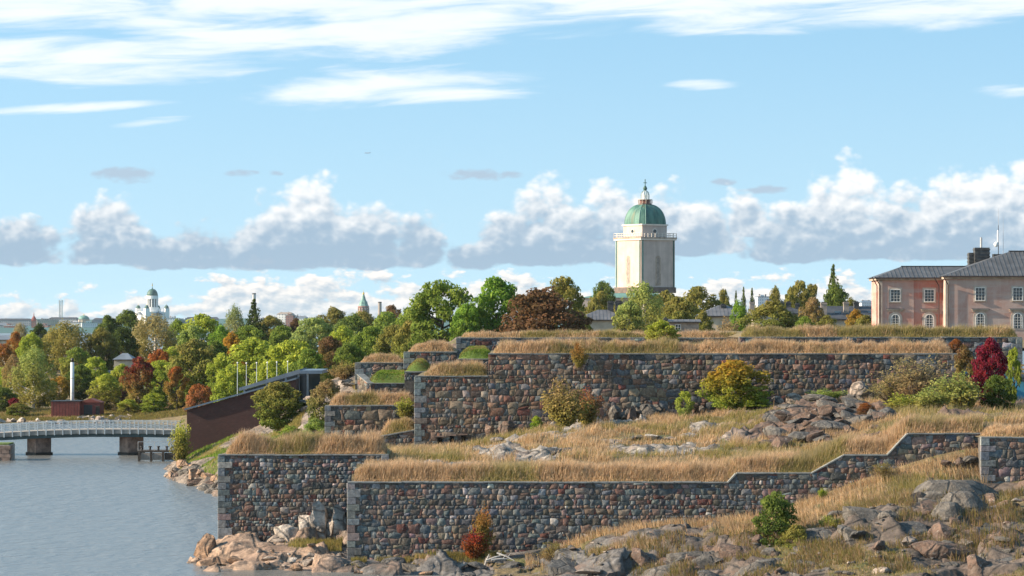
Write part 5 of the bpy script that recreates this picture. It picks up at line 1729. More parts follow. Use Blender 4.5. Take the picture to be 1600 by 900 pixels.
# ------------------------------------------------------------------ footbridge
BY = 419.0
bz = lambda px: PZ(float(np.interp(px, [-80, 0, 60, 140, 210, 275], [681, 676.5, 673.2, 671.0, 671.0, 672.2])), BY)   # deck top
br = empty('footbridge', (PX(110, BY), BY, 0))
tag(br, 'white railed arched footbridge on two stone piers over the channel', 'bridge')
ox = br.location.x
pxs = np.linspace(-75, 276, 40)


def ribbon(name, mat, y0, y1, dz0, dz1, parent=br):
    mb = MB()
    pts = [(PX(p, BY) - ox, bz(p)) for p in pxs]
    mb.prism([(a, z + dz0) for a, z in pts] + [(a, z + dz1) for a, z in reversed(pts)], y0, y1)
    return mb.build(name, mat, parent)


ribbon('deck', 'concrete', 0.0, 5.0, -.55, 0.0)
ribbon('girder', 'teal_steel', .35, .75, -1.0, -.56)
ribbon('girder', 'teal_steel', 4.2, 4.6, -1.0, -.56)
for yy in (-.06, 5.02):
    for zz, h in ((.98, .10), (.66, .055), (.36, .055)):
        ribbon('rail', 'bridge_paint', yy - .03, yy + .05, zz, zz + h)
    for i in range(28):
        p = -72 + 13.1 * i
        if p > 275: break
        MB().box(-.065, .065, yy - .09, yy + .07, -.62 if yy < 0 else 0, 1.08).build('railing_post', 'bridge_paint', br, loc=(PX(p, BY) - ox, 0, bz(p)))
for p in (57, 202):
    mt = Matrix.Rotation(R(38), 4, 'Z')
    o = MB().box(-1.15, 1.15, -1.15, 1.15, -1.5, bz(p) - 1.02, mt).build('pier', 'pier_stone', br, loc=(PX(p, BY) - ox, 2.4, 0))
    MB().box(-1.3, 1.3, -1.3, 1.3, -1.5, .35, mt).build('pier_footing', 'timber', o)
ab = empty('bridge_abutment', (PX(0, 404), 404, 0))
tag(ab, 'low stone abutment with grass at the left end of the bridge', 'abutment')
mb = MB()
for c in range(4):
    for k in range(9):
        w = rnd.uniform(.9, 1.3)
        x0 = -9 + k * 1.15 + (c % 2) * .5
        if x0 + w > 1.35: w = 1.35 - x0
        if w < .3: continue
        bl = MB().box(x0, x0 + w - .04, -rnd.uniform(0, .06), 2, -.1 + c * .5, .37 + c * .5).build('stone_block', 'pier_stone', ab)
MB().box(-9.2, 1.1, .15, 5, -.2, 1.98).build('core', 'concrete', ab)
MB().box(-9.2, 1.0, .4, 4.8, 1.985, 2.15).build('turf', 'lawn_soil', ab)

# jetty
jt = empty('jetty', (PX(243, 402), 402, 0))
tag(jt, 'dark timber jetty with rail in front of the bridge end', 'jetty')
MB().box(-2.3, 4.2, 0, 3.2, 1.15, 1.35).build('deck', 'timber', jt)
for k in range(5):
    MB().box(-2.2 + k * 1.5, -1.9 + k * 1.5, -.12, .2, -.5, 1.14).build('pile', 'timber', jt)
for k in range(4):
    MB().box(-1.86 + k * 1.5, -.74 + k * 1.5, .02, .1, .18, 1.08).build('side_panel', 'timber_grey' if k < 2 else 'timber', jt)
for k in range(6):
    MB().lathe(-1.8 + k * 1.05, .6, ((1.36, .13), (1.75, .13), (1.78, .22), (1.9, .22))).build('bollard', 'black_metal', jt)
for k in range(4):
    MB().cyl(-2.2 + k * 2.05, .1, 1.35, 2.45, .03, n=6).build('rail_post', 'grey_metal', jt)
MB().box(-2.25, 4.0, .07, .13, 2.42, 2.48).build('hand_rail', 'grey_metal', jt)
MB().box(4.0, 8.5, .6, 3.2, 1.05, 1.3).build('gangway', 'timber_grey', jt)

# ------------------------------------------------------------------ brick building with the sloping roof
KY = 379.0
bb = empty('brick_building', (PX(292, KY), KY, 0))
tag(bb, 'windowless dark brick building with sloping blue roof edge', 'building')
ox = bb.location.x
q = lambda px, py: (PX(px, KY) - ox, PZ(py, KY))
wl = MB().prism([(0, 0.2), (q(462, 700)[0], .2), q(462, 593), q(292, 641)], 0, 14).build('wall', 'brick', bb)
for a, b in (((292, 641), (463, 592.7)),):
    u, v = q(*a), q(*b)
    MB().prism([(u[0] - .25, u[1] + .004), (v[0], v[1] + .004), (v[0], v[1] + .2), (u[0] - .25, u[1] + .2)], -.3, 14.4).build('roof', 'blue_roof', bb)
mr = empty('modern_roof_hall', (PX(375, 384), 384, 0))
tag(mr, 'modern hall with slanting grey roof slab and glazed strip', 'building')
q2 = lambda px, py: (PX(px, 384) - mr.location.x, PZ(py, 384))
u, v, w = q2(373, 611), q2(468, 584), q2(503, 584)
MB().prism([u, v, (v[0], v[1] + .55), (u[0], u[1] + .38)], .2, 13).build('roof_slab', 'slate_blue', mr)
MB().prism([v, w, (w[0], w[1] + .4), (v[0], v[1] + .4)], .2, 13).build('flat_roof', 'blue_roof', mr)
MB().prism([(u[0] + .6, 5), (w[0] - .3, 5), (w[0] - .3, w[1] - .01), (v[0], v[1] - .01), (u[0] + .6, u[1] + .12)], 1.2, 12).build('glazed_wall', 'glass', mr)
for p in (381, 416, 446, 466, 480):
    a = q2(p, 620)
    MB().box(a[0] - .12, a[0] + .12, .7, .95, 6, float(np.interp(p, [373, 468, 503], [u[1], v[1], w[1]])) - .01).build('post', 'grey_metal', mr)
for i, (p, tp_) in enumerate(((371, 568), (385, 568.5), (401, 568), (417.5, 567.5), (432.5, 567), (449.5, 566))):
    o = empty('flagpole', (PX(p, 397), 397, float(bank_z(np.array([PX(p, 397)]), np.array([397.0]))[0]) - .2))
    tag(o, ['leftmost white flagpole, at the low end of the slanting roof', 'second white flagpole from the left above the roof', 'third white flagpole from the left above the roof',
            'fourth white flagpole from the left above the roof', 'fifth white flagpole from the left above the roof', 'rightmost white flagpole, near the flat roof end'][i], 'flagpole', 'flagpoles behind the slanting roof')
    H = PZ(tp_, 397) - o.location.z
    MB().lathe(0, 0, ((0, .06), (H * .5, .052), (H, .03)), 8).build('pole', 'bridge_paint', o)
    MB().lathe(0, 0, ((H, .05), (H + .06, .10), (H + .14, .09), (H + .2, .02)), 8).build('finial', 'white_paint', o)
    MB().lathe(0, 0, ((0, .2), (.35, .16)), 8).build('base', 'concrete', o)

# chimney stack and sheds across the water
st = empty('chimney_stack', (PX(113, 566), 566, .5))
tag(st, 'white chimney stack with black top above the red sheds', 'chimney')
h1 = PZ(566, 566) - .5
MB().cyl(0, 0, 0, h1, .33, n=20).build('flue', 'stack_white', st, True)
MB().cyl(0, 0, h1 + .01, h1 + .75, .26, n=20).build('black_top', 'black_metal', st, True)
for k in range(3):
    MB().cyl(0, 0, 1.6 + k * 2.6, 1.72 + k * 2.6, .36, n=20).build('band', 'grey_metal', st)
sh = empty('red_shed', (PX(97, 560), 560, .5))
tag(sh, 'flat red metal shed under the white chimney stack', 'shed')
zt = PZ(627.5, 560) - .5
MB().box(PX(80, 560) - PX(97, 560), PX(124, 560) - PX(97, 560), 0, 5, -.8, zt).build('wall', 'oxide_red', sh)
MB().box(PX(80, 560) - PX(97, 560) - .1, PX(124, 560) - PX(97, 560) + .1, -.1, 5.1, zt + .003, zt + .13).build('roof', 'black_metal', sh)
for k in range(9):
    x_ = PX(82, 560) - PX(97, 560) + k * .52
    MB().box(x_, x_ + .06, -.03, 0, -.5, zt - .06).build('rib', 'oxide_red', sh)
sh = empty('red_boathouse', (PX(139, 562), 562, .5))
tag(sh, 'lower red shed with open dark doorway beside the flat one', 'shed')
zt = PZ(629, 562) - .5
MB().box(-1.7, 2.0, 0, 5, -.8, zt).build('wall', 'oxide_red', sh)
MB().prism([(-1.9, zt + .003), (2.2, zt + .003), (.15, zt + .7)], -.15, 5.1).build('roof', 'oxide_red', sh)
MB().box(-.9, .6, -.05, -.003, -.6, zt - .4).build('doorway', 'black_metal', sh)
MB().box(1.2, 1.9, -.04, -.003, -.3, zt - .6).build('door', 'timber', sh)
for k in range(4):
    MB().box(-1.6 + k * 1.15, -1.5 + k * 1.15, -1.5, -1.4, -.6, 1.1).build('fence_post', 'timber', sh)


# ------------------------------------------------------------------ houses among the trees
def window(parent, x, z, w, h, y=0.0, bars=(2, 3), sill=True, mat='white_paint', bar=.03):
    """casement set in the wall plane y (front towards -y)"""
    o = MB().box(x - w / 2, x + w / 2, y - .02, y + .05, z, z + h).build('window', 'glass', parent)
    f = MB()
    t = .07
    f.box(x - w / 2 - t, x - w / 2, y - .07, y + .04, z - t, z + h + t).box(x + w / 2, x + w / 2 + t, y - .07, y + .04, z - t, z + h + t)
    f.box(x - w / 2, x + w / 2, y - .07, y + .04, z - t, z).box(x - w / 2, x + w / 2, y - .07, y + .04, z + h, z + h + t)
    for k in range(1, bars[0]):
        xx = x - w / 2 + w * k / bars[0]
        f.box(xx - bar, xx + bar, y - .05, y - .021, z, z + h)
    for k in range(1, bars[1]):
        zz = z + h * k / bars[1]
        f.box(x - w / 2, x + w / 2, y - .044, y - .022, zz - bar * .8, zz + bar * .8)
    f.build('frame', mat, o)
    if sill: MB().box(x - w / 2 - .15, x + w / 2 + .15, y - .18, y + .02, z - t - .08, z - t - .004).build('sill', 'trim', o)
    return o


def chimney(parent, px, py0, py1, wpx, Y, mat='chimney_brick', org=None):
    x, w = PX(px, Y) - parent.location.x, wpx * Y / FPX
    z0, z1 = PZ(py1, Y), PZ(py0, Y)
    yy = Y - parent.location.y
    o = MB().box(x - w / 2, x + w / 2, yy - .5, yy + .5, z0 - .6, z1).build('chimney', mat, parent)
    MB().box(x - w / 2 - .07, x + w / 2 + .07, yy - .57, yy + .57, z1 - .28, z1 - .08).build('chimney_band', mat, o)
    MB().box(x - w / 2 + .12, x + w / 2 - .12, yy - .36, yy + .36, z1 + .004, z1 + .14).build('flue', 'black_metal', o)
    return o


def house(name, label, px0, px1, eave, ridge, Y, depth, base, wall, roof, hip=True, wins=(), seams=0, chims=(), cat='house'):
    root = empty(name, (PX((px0 + px1) / 2, Y), Y, 0))
    tag(root, label, cat)
    hw = (px1 - px0) / 2 * Y / FPX
    ze, zr = PZ(eave, Y), PZ(ridge, Y)
    MB().box(-hw, hw, 0, depth, base, ze).build('wall', wall, root)
    o_ = .35
    hx = min(hw * .9, depth * .5) if hip else 0
    ez = ze + .004
    V = [(-hw - o_, -o_, ez), (hw + o_, -o_, ez), (hw + o_, depth + o_, ez), (-hw - o_, depth + o_, ez), (-hw - o_ + (hx if hip else 0), depth / 2, zr), (hw + o_ - (hx if hip else 0), depth / 2, zr)]
    rf = MB().add(V, [(0, 1, 5, 4), (1, 2, 5), (2, 3, 4, 5), (3, 0, 4), (0, 3, 2, 1)]).build('roof', roof, root)
    MB().box(-hw - o_ - .02, hw + o_ + .02, -o_ - .08, -o_ - .004, ez - .12, ez + .05).build('gutter', 'black_metal', rf)
    n = seams
    for k in range(1, n):
        t = k / n
        a = Vector((-hw - o_ + 2 * (hw + o_) * t, -o_, ez))
        b = Vector((a.x, depth / 2, zr))
        f = 1.0
        if hip:
            f = min(1, (a.x + hw + o_) / hx, (hw + o_ - a.x) / hx)
        b = a.lerp(b, f)
        MB().tube([a + Vector((0, 0, .02)), b + Vector((0, 0, .02))], .035, 4).build('roof_seam', roof, rf)
    for (wx, wz, ww, wh) in wins: window(root, wx, wz, ww, wh, 0, (2, 2), False)
    for c in chims: chimney(root, *c)
    return root


house('house', 'grey hip roofed house with black chimney left of the olive birch', 900, 985, 500, 484, 520, 9, 8, 'cream_dull', 'grey_roof', True, [], 16, [(954, 471, 492, 9, 525), (967, 471, 492, 11, 525)])
house('house', 'cream house with grey roof left of the small bright green tree', 1092, 1172, 494, 477, 535, 10, 9, 'cream', 'grey_roof', True, [], 14, [(1130, 476, 490, 8, 539, 'chimney_brick'), (1175, 472, 488, 7, 541, 'chimney_pale')])
house('house', 'long slate roofed house with skylights left of the pink building', 1268, 1420, 499, 478, 545, 12, 10, 'cream_dull', 'dark_roof', False, [], 0, [(1287, 473, 494, 9, 547, 'chimney_pale'), (1322, 472, 487, 8, 548, 'chimney_pale'), (1338, 472, 486, 8, 550)])
sk = bpy.data.objects['house.002']
for p in (1309, 1361):
    MB().box(-.55, .55, -.5, .5, -.06, .12).build('skylight', 'glass', sk, loc=(PX(p, 548) - sk.location.x, 3, PZ(488.5, 548) + .0)).rotation_euler = (R(20), 0, 0)
house('house', 'grey roofs with pale chimneys behind the broad maple', 1180, 1262, 490, 476, 570, 10, 10, 'cream_dull', 'dark_roof', True, [], 10, [(1202, 469, 482, 10, 574, 'chimney_pale'), (1222, 472, 482, 6, 574), (1232, 472, 482, 7, 574), (1246, 474, 482, 6, 574)])
house('shed', 'low pale grey annexe at the foot of the olive birch', 1044, 1092, 503, 499, 470, 5, 9, 'chimney_pale', 'grey_roof', False, [(-.8, 16.3, .7, .7)], 6, [(1040, 497, 508, 6, 471)], 'shed')
house('house', 'cream house with dark flat roof in the wood behind the sheds', 133, 196, 586, 579, 640, 9, 1, 'cream', 'dark_roof', True, [(-2.8 + k * 1.35, 5.4, .6, .9) for k in range(5)], 0, [(150, 573, 582, 9, 643, 'white_paint'), (193, 570, 582, 5, 643, 'white_paint')])
house('house', 'lower grey roofed house in front of the cream one', 143, 200, 606, 597, 615, 8, 1, 'oxide_red', 'grey_roof', True, [(1.0, 3.0, .7, .9)], 0, [(160, 592, 600, 8, 618, 'chimney_pale')])
house('house', 'blue grey roofed house at the left edge among the trees', -30, 18, 606, 595, 620, 8, 1, 'town_grey', 'slate_blue', False, [(1.5, 4.2, .8, .9), (-.2, 4.2, .8, .9)])
house('house', 'long slate roof above the trees at far left', -20, 82, 531, 524, 900, 12, 4, 'cream_dull', 'slate_blue', False, [], 0, [(57, 518, 526, 4, 904, 'white_paint'), (62, 518, 526, 3, 904, 'white_paint')])
house('house', 'dark roof glimpsed between the dark trees below the cathedral', 178, 206, 562, 552, 680, 8, 3, 'cream_dull', 'slate_blue', True)
house('house', 'pale gabled house peeping out below the grey green willow', 580, 640, 536, 528, 560, 8, 6, 'cream_dull', 'slate_blue', False)

# blue hut and fence at the right edge
ht = empty('blue_hut', (PX(1585, 290), 290, 0))
tag(ht, 'bright blue hut with sloping dark roof edge at the right edge', 'hut')
q3 = lambda px, py: (PX(px, 290) - ht.location.x, PZ(py, 290))
MB().prism([(q3(1520, 640)[0], 7), (q3(1640, 640)[0], 7), q3(1640, 616), q3(1570, 583), q3(1520, 583)], 0, 6).build('wall', 'hut_blue', ht)
a, b = q3(1566, 581), q3(1642, 617)
MB().prism([a, b, (b[0], b[1] + .25), (a[0], a[1] + .25)], -.3, 6.2).build('roof', 'dark_roof', ht)
fc = empty('wooden_fence', (PX(1603, 300), 300, PZ(588, 300)))
tag(fc, 'short yellow wooden fence at the right picture edge', 'fence')
for k in range(3): MB().box(-.55 + k * .7, -.45 + k * .7, -.05, .05, -2.5, 1.15).build('post', 'new_wood', fc)
for k in range(3): MB().box(-.6, 1.3, -.08, -.055, .2 + k * .38, .36 + k * .38).build('board', 'new_wood', fc)

# bleached driftwood at the foot of the front wall
for i, (px, Y, L, a, t) in enumerate(((760, 226.5, 1.1, .1, 1.2), (775, 226, 1.6, .4, .25), (790, 226, 1.5, -.5, -.35), (782, 225.5, 1.3, .2, .05))):
    x_ = PX(px, Y)
    z_ = float(front_z(np.array([x_]), np.array([Y]))[0]) + .55
    o = empty('driftwood', (x_, Y, z_))
    tag(o, ['upright bleached driftwood stump below the red sapling', 'long bleached driftwood branch pointing up to the right', 'bleached driftwood branch sloping down to the right', 'bleached driftwood lying level on the rocks'][i], 'driftwood', 'driftwood on the shore rocks')
    d = Vector((math.cos(t) * math.cos(a), math.sin(a) * .5, math.sin(t))) * L
    MB().tube([-d * .5, d * .05 + Vector((0, 0, .05)), d * .5], [.07, .055, .02], 6).build('branch', 'driftwood', o)
    MB().tube([d * .1, d * .1 + Vector((.25, .1, .3))], [.035, .01], 5).build('twig', 'driftwood', o)


# ------------------------------------------------------------------ pink building
def pink_building():
    Y0 = 452.0
    root = empty('pink_building', (PX(1420, Y0), Y0, 0))
    tag(root, 'weathered pink two storey building with grey seamed hip roofs', 'building')
    ox = root.location.x
    fx = lambda px, Y=Y0: PX(px, Y) - ox
    z = lambda py, Y=Y0: PZ(py, Y)
    base = 14.2
    YM = -3.0                                             # main block stands forward
    xm0, xm1 = PX(1478, Y0 + YM) - ox, PX(1690, Y0 + YM) - ox
    xs = fx(1428)
    MB().box(fx(1373), xs, 0, 9, base, z(438)).build('wall', 'limewash', root)
    MB().box(xs, xm0 - .004, .12, 9, base, z(438)).build('wall', 'limewash_red', root)
    MB().box(xm0, xm1, YM, 11, base, z(436, Y0 + YM)).build('wall', 'limewash_pale', root)
    # cornices
    MB().box(fx(1372) - .25, xm0 - .01, -.3, 9.2, z(438) + .003, z(438) + .35).build('cornice', 'trim', root)
    MB().box(xm0 - .3, xm1 + .3, YM - .32, 11.2, z(436, Y0 + YM) + .003, z(436, Y0 + YM) + .4).build('cornice', 'trim', root)
    # corner pilasters
    for (xa, ya) in ((fx(1374), -.08), (xm0 + .02, YM - .08)):
        MB().box(xa - .1, xa + .42, ya, ya + .5, base, z(439)).build('pilaster', 'trim_pale', root)
    # roofs
    ez = z(438) + .36
    zr = z(416.5, Y0 + 4)
    x0, x1 = fx(1366), xm0 + 7
    V = [(x0, -.55, ez), (x1, -.55, ez), (x1, 9.6, ez), (x0, 9.6, ez), (PX(1408, Y0 + 4.5) - ox, 4.5, zr), (x1, 4.5, zr)]
    rf = MB().add(V, [(0, 1, 5, 4), (1, 2, 5), (2, 3, 4, 5), (3, 0, 4), (0, 3, 2, 1)]).build('roof', 'sheet_roof', root)
    for k in range(1, 30):
        xx = x0 + k * .62
        if xx > xm0 + .4: break
        f = min(1, (xx - x0) / (V[4][0] - x0))
        MB().tube([(xx, -.55, ez + .03), (xx, -.55 + 5.05 * f, ez + (zr - ez) * f + .03)], .045, 4).build('roof_seam', 'sheet_roof', rf)
    MB().box(V[4][0], x1, 4.4, 4.6, zr, zr + .12).build('ridge_cap', 'black_metal', rf)
    ez2 = z(436, Y0 + YM) + .41
    xa, xb = xm0 - .55, xm1 + .55
    xmid = (xa + xb) / 2
    apex_y = 4.0
    za = PZ(393, Y0 + apex_y)
    V = [(xa, YM - .6, ez2), (xb, YM - .6, ez2), (xb, 11.6, ez2), (xa, 11.6, ez2), (PX(1578, Y0 + apex_y) - ox, apex_y, za), (PX(1600, Y0 + apex_y) - ox, apex_y, za)]
    rf2 = MB().add(V, [(0, 1, 5, 4), (1, 2, 5), (2, 3, 4, 5), (3, 0, 4), (0, 3, 2, 1)]).build('roof', 'sheet_roof', root)
    for k in range(1, 40):
        xx = xa + k * .62
        if xx > xb - .3: break
        f = min(1, (xx - xa) / (V[4][0] - xa), (xb - xx) / (xb - V[5][0]))
        MB().tube([(xx, YM - .6, ez2 + .03), (xx, YM - .6 + (apex_y - YM + .6) * f, ez2 + (za - ez2) * f + .03)], .045, 4).build('roof_seam', 'sheet_roof', rf2)
    MB().box(V[4][0] - .2, V[5][0] + .2, apex_y - .12, apex_y + .12, za - .02, za + .14).build('ridge_cap', 'black_metal', rf2)
    for (pa, pb, yy, zz) in ((x0, xm0, -.62, ez), (xa, xb, YM - .68, ez2)):
        MB().box(pa, pb, yy - .08, yy + .06, zz - .12, zz + .04).build('gutter', 'pipe_metal', root)
    # windows
    def win(px, yp, zt_, zb_, hood, red):
        Yw = Y0 + yp
        x = PX(px, Yw) - ox
        w = 14 * Yw / FPX
        if not hood:
            zz, h = PZ(zb_, Yw), (zb_ - zt_) * Yw / FPX
            s = MB().box(x - w / 2 - .32, x + w / 2 + .32, yp - .05, yp + .1, zz - .25, zz + h + .32).build('window_surround', 'trim_pale', root)
            window(root, x, zz, w, h, yp - .06, (3, 4), bar=.018)
            return
        zz, h = PZ(zb_, Yw), (zb_ - zt_) * Yw / FPX
        n = 12
        def arch(r_, grow):
            pts = [(x - r_, zz - grow), (x + r_, zz - grow)]
            zc = zz + h - w / 2
            return pts + [(x + r_ * math.cos(PI * k / n), zc + r_ * math.sin(PI * k / n)) for k in range(n + 1)]
        MB().prism(arch(w / 2 + .36, .2), yp - .06, yp + .1).build('window_surround', 'trim_pale', root)
        o = MB().prism(arch(w / 2, 0), yp - .075, yp + .02).build('window', 'glass', root)
        f = MB()
        for k in range(-1, 2): f.box(x + k * w / 3.2 - .02, x + k * w / 3.2 + .02, yp - .11, yp - .077, zz, zz + h - (0.02 if k == 0 else w * .12))
        for k in range(1, 5): f.box(x - w / 2, x + w / 2, yp - .105, yp - .078, zz + (h - w / 2) * k / 4 - .018, zz + (h - w / 2) * k / 4 + .018)
        zc = zz + h - w / 2
        for k in range(n):
            a0, a1 = PI * k / n, PI * (k + 1) / n
            f.add([(x + rr * math.cos(aa), yp + yy, zc + rr * math.sin(aa)) for rr in (w / 2 - .07, w / 2 + .03) for aa in (a0, a1) for yy in (-.12, -.076)],
                  [(0, 2, 6, 4), (1, 3, 7, 5), (0, 1, 3, 2), (4, 5, 7, 6), (0, 1, 5, 4), (2, 3, 7, 6)])
        for sx in (-1, 1): f.box(x + sx * (w / 2 - .02) - .05, x + sx * (w / 2 - .02) + .05, yp - .12, yp - .076, zz, zc)
        f.build('frame', 'white_paint', o)
        zh = PZ(484.5, Yw)
        hd = MB().box(x - w / 2 - .55, x + w / 2 + .55, yp - .28, yp + .02, zh, zh + .16).box(x - w / 2 - .45, x + w / 2 + .45, yp - .16, yp + .02, zh - .22, zh - .004).build('window_hood', 'trim', root)
        MB().box(x - w / 2 - .62, x + w / 2 + .62, yp - .32, yp + .02, zh + .163, zh + .22).build('hood_flashing', 'sheet_roof', hd)
    for p in (1399, 1452): win(p, 0.0 if p < 1428 else .12, 453, 471, False, p > 1428); win(p, 0.0 if p < 1428 else .12, 491, 513, True, p > 1428)
    for p in (1531.5, 1590, 1649): win(p, YM, 450, 469, False, 0); win(p, YM, 489, 513, True, 0)
    # downpipes
    for (xx, yy) in ((fx(1370), -.25), (fx(1375), -.22), (xm0 - .6, -.2), (xm0 + .3, YM - .22)):
        zt_ = z(441) if yy > -1 else z(440, Y0 + YM)
        MB().tube([(xx - .75, yy - .45, zt_ + .75), (xx - .5, yy - .4, zt_ + .3), (xx, yy, zt_ - .5), (xx, yy, base)], .075, 6).build('downpipe', 'pipe_metal', root)
    # chimneys
    for (p0, p1, t_, yy) in ((1522, 1545, 387, 7.0), (1513, 1522, 395, 7.6)):
        Yc = Y0 + yy
        xa_, xb_ = PX(p0, Yc) - ox, PX(p1, Yc) - ox
        c = MB().box(xa_, xb_, yy - .9, yy + .9, PZ(425, Yc), PZ(t_, Yc)).build('chimney', 'chimney_brick', root)
        for k in range(5):
            zz = PZ(t_, Yc) - .2 - k * .5
            MB().box(xa_ - .07, xb_ + .07, yy - .97, yy + .97, zz - .18, zz).build('brick_course', 'chimney_brick', c)
    Yc = Y0 + 7
    MB().cyl(PX(1533, Yc) - ox, 7, PZ(388, Yc), PZ(371, Yc), .16, n=10).build('vent_pipe', 'grey_metal', root)
    # masts
    Yc = Y0 + 6
    xa_ = PX(1560, Yc) - ox
    mk = MB().cyl(xa_, 6, PZ(402, Yc), PZ(352, Yc), .06, .04, n=8).build('antenna_mast', 'black_metal', root)
    MB().cyl(xa_, 6, PZ(352, Yc), PZ(324, Yc), .03, .012, n=6).build('whip', 'grey_metal', mk)
    MB().cyl(xa_ - .08, 5.9, PZ(378, Yc), PZ(360, Yc), .11, n=10).build('sector_antenna', 'white_paint', mk)
    MB().lathe(PX(1556, Yc) - ox, 5.8, ((PZ(386, Yc), .05), (PZ(385, Yc), .24), (PZ(382, Yc), .34), (PZ(379, Yc), .24), (PZ(378, Yc), .05)), 12).build('radome', 'white_paint', mk, True)
    MB().cyl(PX(1567.5, Yc) - ox, 6, PZ(398, Yc), PZ(336, Yc), .035, .015, n=6).build('antenna_mast', 'grey_metal', root)
    MB().box(xa_ - .8, xa_ + .5, 5.4, 6.6, PZ(404, Yc), PZ(397, Yc)).build('equipment_box', 'chimney_brick', root)
    for p in (1558, 1573): MB().cyl(PX(p, Yc) - ox, 5.2, PZ(404, Yc), PZ(398, Yc), .12, n=8).build('vent_cap', 'black_metal', root)


pink_building()


# ------------------------------------------------------------------ church tower with lighthouse
def church():
    Y = 900.0
    s = Y / FPX
    W = 11.9
    root = empty('church', (PX(1008, Y), Y, 0), R(35.1))  # right-hand face turned 35 degrees
    tag(root, 'pale church tower with green copper dome and small lighthouse lantern', 'church')
    h = W / 2
    zb, zt = PZ(449, Y), PZ(376, Y)
    # local axes: -y face looks right of the viewer, -x face looks left
    MB().box(-h, h, -h, h, zb, zt).build('tower_shaft', 'plaster', root)
    MB().box(-h - .25, h + .25, -h - .25, h + .25, PZ(458, Y), zb - .003).build('plinth', 'plinth', root)
    MB().box(-h - .35, h + .35, -h - .35, h + .35, zt + .003, zt + .45).build('cornice', 'plaster_pale', root)
    MB().box(-h - .45, h + .45, -h - .45, h + .45, zt + .453, zt + .85).build('cornice', 'trim', root)
    for f in range(4):
        a = f * PI / 2
        mt = Matrix.Rotation(a, 4, 'Z')
        # tall arched niche, rim proud of the wall, dark glass in the middle
        n = 10
        def arch(w, z0, z1): return [(-w, z0), (w, z0)] + [(w * math.cos(PI * k / n), z1 - w + w * math.sin(PI * k / n)) for k in range(n + 1)]
        z0, z1 = zb + .4, PZ(400, Y)
        for nm, w, y0, y1, m_, za in (('niche', .95, -h - .02, -h + .2, 'trim', z0), ('niche_window', .5, -h - .05, -h + .1, 'chimney_pale', z0 + .6)):
            mb = MB().prism(arch(w, za, z1 - (0 if nm == 'niche' else .5)), y0, y1)
            mb.v = [tuple(mt @ Vector(v)) for v in mb.v]
            mb.build(nm, m_, root)
        for xx in (-h + .5, h - .5):
            MB().box(xx - .16, xx + .16, -h - .2, -h - .02, zb, zt, mt).build('downpipe', 'patina_plain' if xx < 0 else 'patina_dark', root)
    # attic storey
    g = 4.35
    z2, z3 = zt + .86, PZ(353, Y)
    MB().box(-g, g, -g, g, z2, z3).build('attic', 'plaster', root)
    MB().box(-g - .3, g + .3, -g - .3, g + .3, z3 + .003, z3 + .4).build('attic_cornice', 'plaster_pale', root)
    for f in range(4):
        mt = Matrix.Rotation(f * PI / 2, 4, 'Z')
        for nm, r_, y0, m_ in (('round_window', .85, -g - .12, 'plaster_pale'), ('round_pane', .6, -g - .16, 'glass')):
            mb = MB().prism([(r_ * math.cos(2 * PI * k / 16), (z2 + z3) / 2 + r_ * math.sin(2 * PI * k / 16)) for k in range(16)], y0, -g + .1)
            mb.v = [tuple(mt @ Vector(v)) for v in mb.v]
            mb.build(nm, m_, root)
        # balustrade of the gallery
        for k in range(11):
            MB().box(-h - .3 + k * (W + .6) / 10 - .06, -h - .3 + k * (W + .6) / 10 + .06, -h - .36, -h - .24, zt + .85, zt + 1.95, mt).build('baluster', 'plaster_pale', root)
        for zz in (zt + 1.35, zt + 1.95):
            MB().box(-h - .36, h + .36, -h - .35, -h - .25, zz, zz + .09, mt).build('gallery_rail', 'plaster_pale', root)
    # cloister-vault dome, slightly chamfered
    z4 = z3 + .41
    zd = PZ(319.5, Y)
    prof = []
    for k in range(13):
        t = k / 12
        prof.append((z4 + (zd - z4) * math.sin(t * PI / 2 * .97), math.cos(t * PI / 2 * .86) ** .92))
    V, Fc = [], []
    base = [(1, .72), (.72, 1), (-.72, 1), (-1, .72), (-1, -.72), (-.72, -1), (.72, -1), (1, -.72)]
    for zz, r_ in prof:
        for bx_, by_ in base: V.append((bx_ * (g + .35) * r_, by_ * (g + .35) * r_, zz))
    for k in range(12):
        for i in range(8): Fc.append((k * 8 + i, k * 8 + (i + 1) % 8, k * 8 + 8 + (i + 1) % 8, k * 8 + 8 + i))
    Fc.append(tuple(96 + i for i in range(8)))
    dm = MB().add(V, Fc).build('dome', 'patina', root)
    for i in range(8):
        pts = [Vector(V[k * 8 + i]) for k in range(13)]
        MB().tube(pts, .09, 5).build('dome_rib', 'patina_plain', dm)
        for f in (.33, .67):
            pts = [Vector(V[k * 8 + i]).lerp(Vector(V[k * 8 + (i + 1) % 8]), f) for k in range(13)]
            MB().tube(pts, .05, 4).build('dome_seam', 'patina', dm)
    # lantern
    zl = zd
    MB().lathe(0, 0, ((zl - .25, 1.9), (zl + .25, 1.9)), 12).build('lantern_platform', 'plinth', root)
    MB().lathe(0, 0, ((zl + .25, 1.5), (zl + 1.3, 1.5)), 12).build('lantern_base', 'copper_rust', root)
    for k in range(12):
        a = 2 * PI * k / 12
        MB().box(-.05, .05, -.05, .05, 0, 1.1).build('lantern_baluster', 'trim_pale', root, loc=(2.0 * math.cos(a), 2.0 * math.sin(a), zl + .25))
    MB().lathe(0, 0, ((zl + 1.3, 2.02), (zl + 1.4, 2.02)), 16).build('lantern_rail', 'trim_pale', root)
    gl = MB().lathe(0, 0, ((zl + 1.41, 1.15), (zl + 2.6, 1.2), (zl + 3.4, .95), (zl + 3.9, .4)), 10).build('lantern_glass', 'lantern_glass', root)
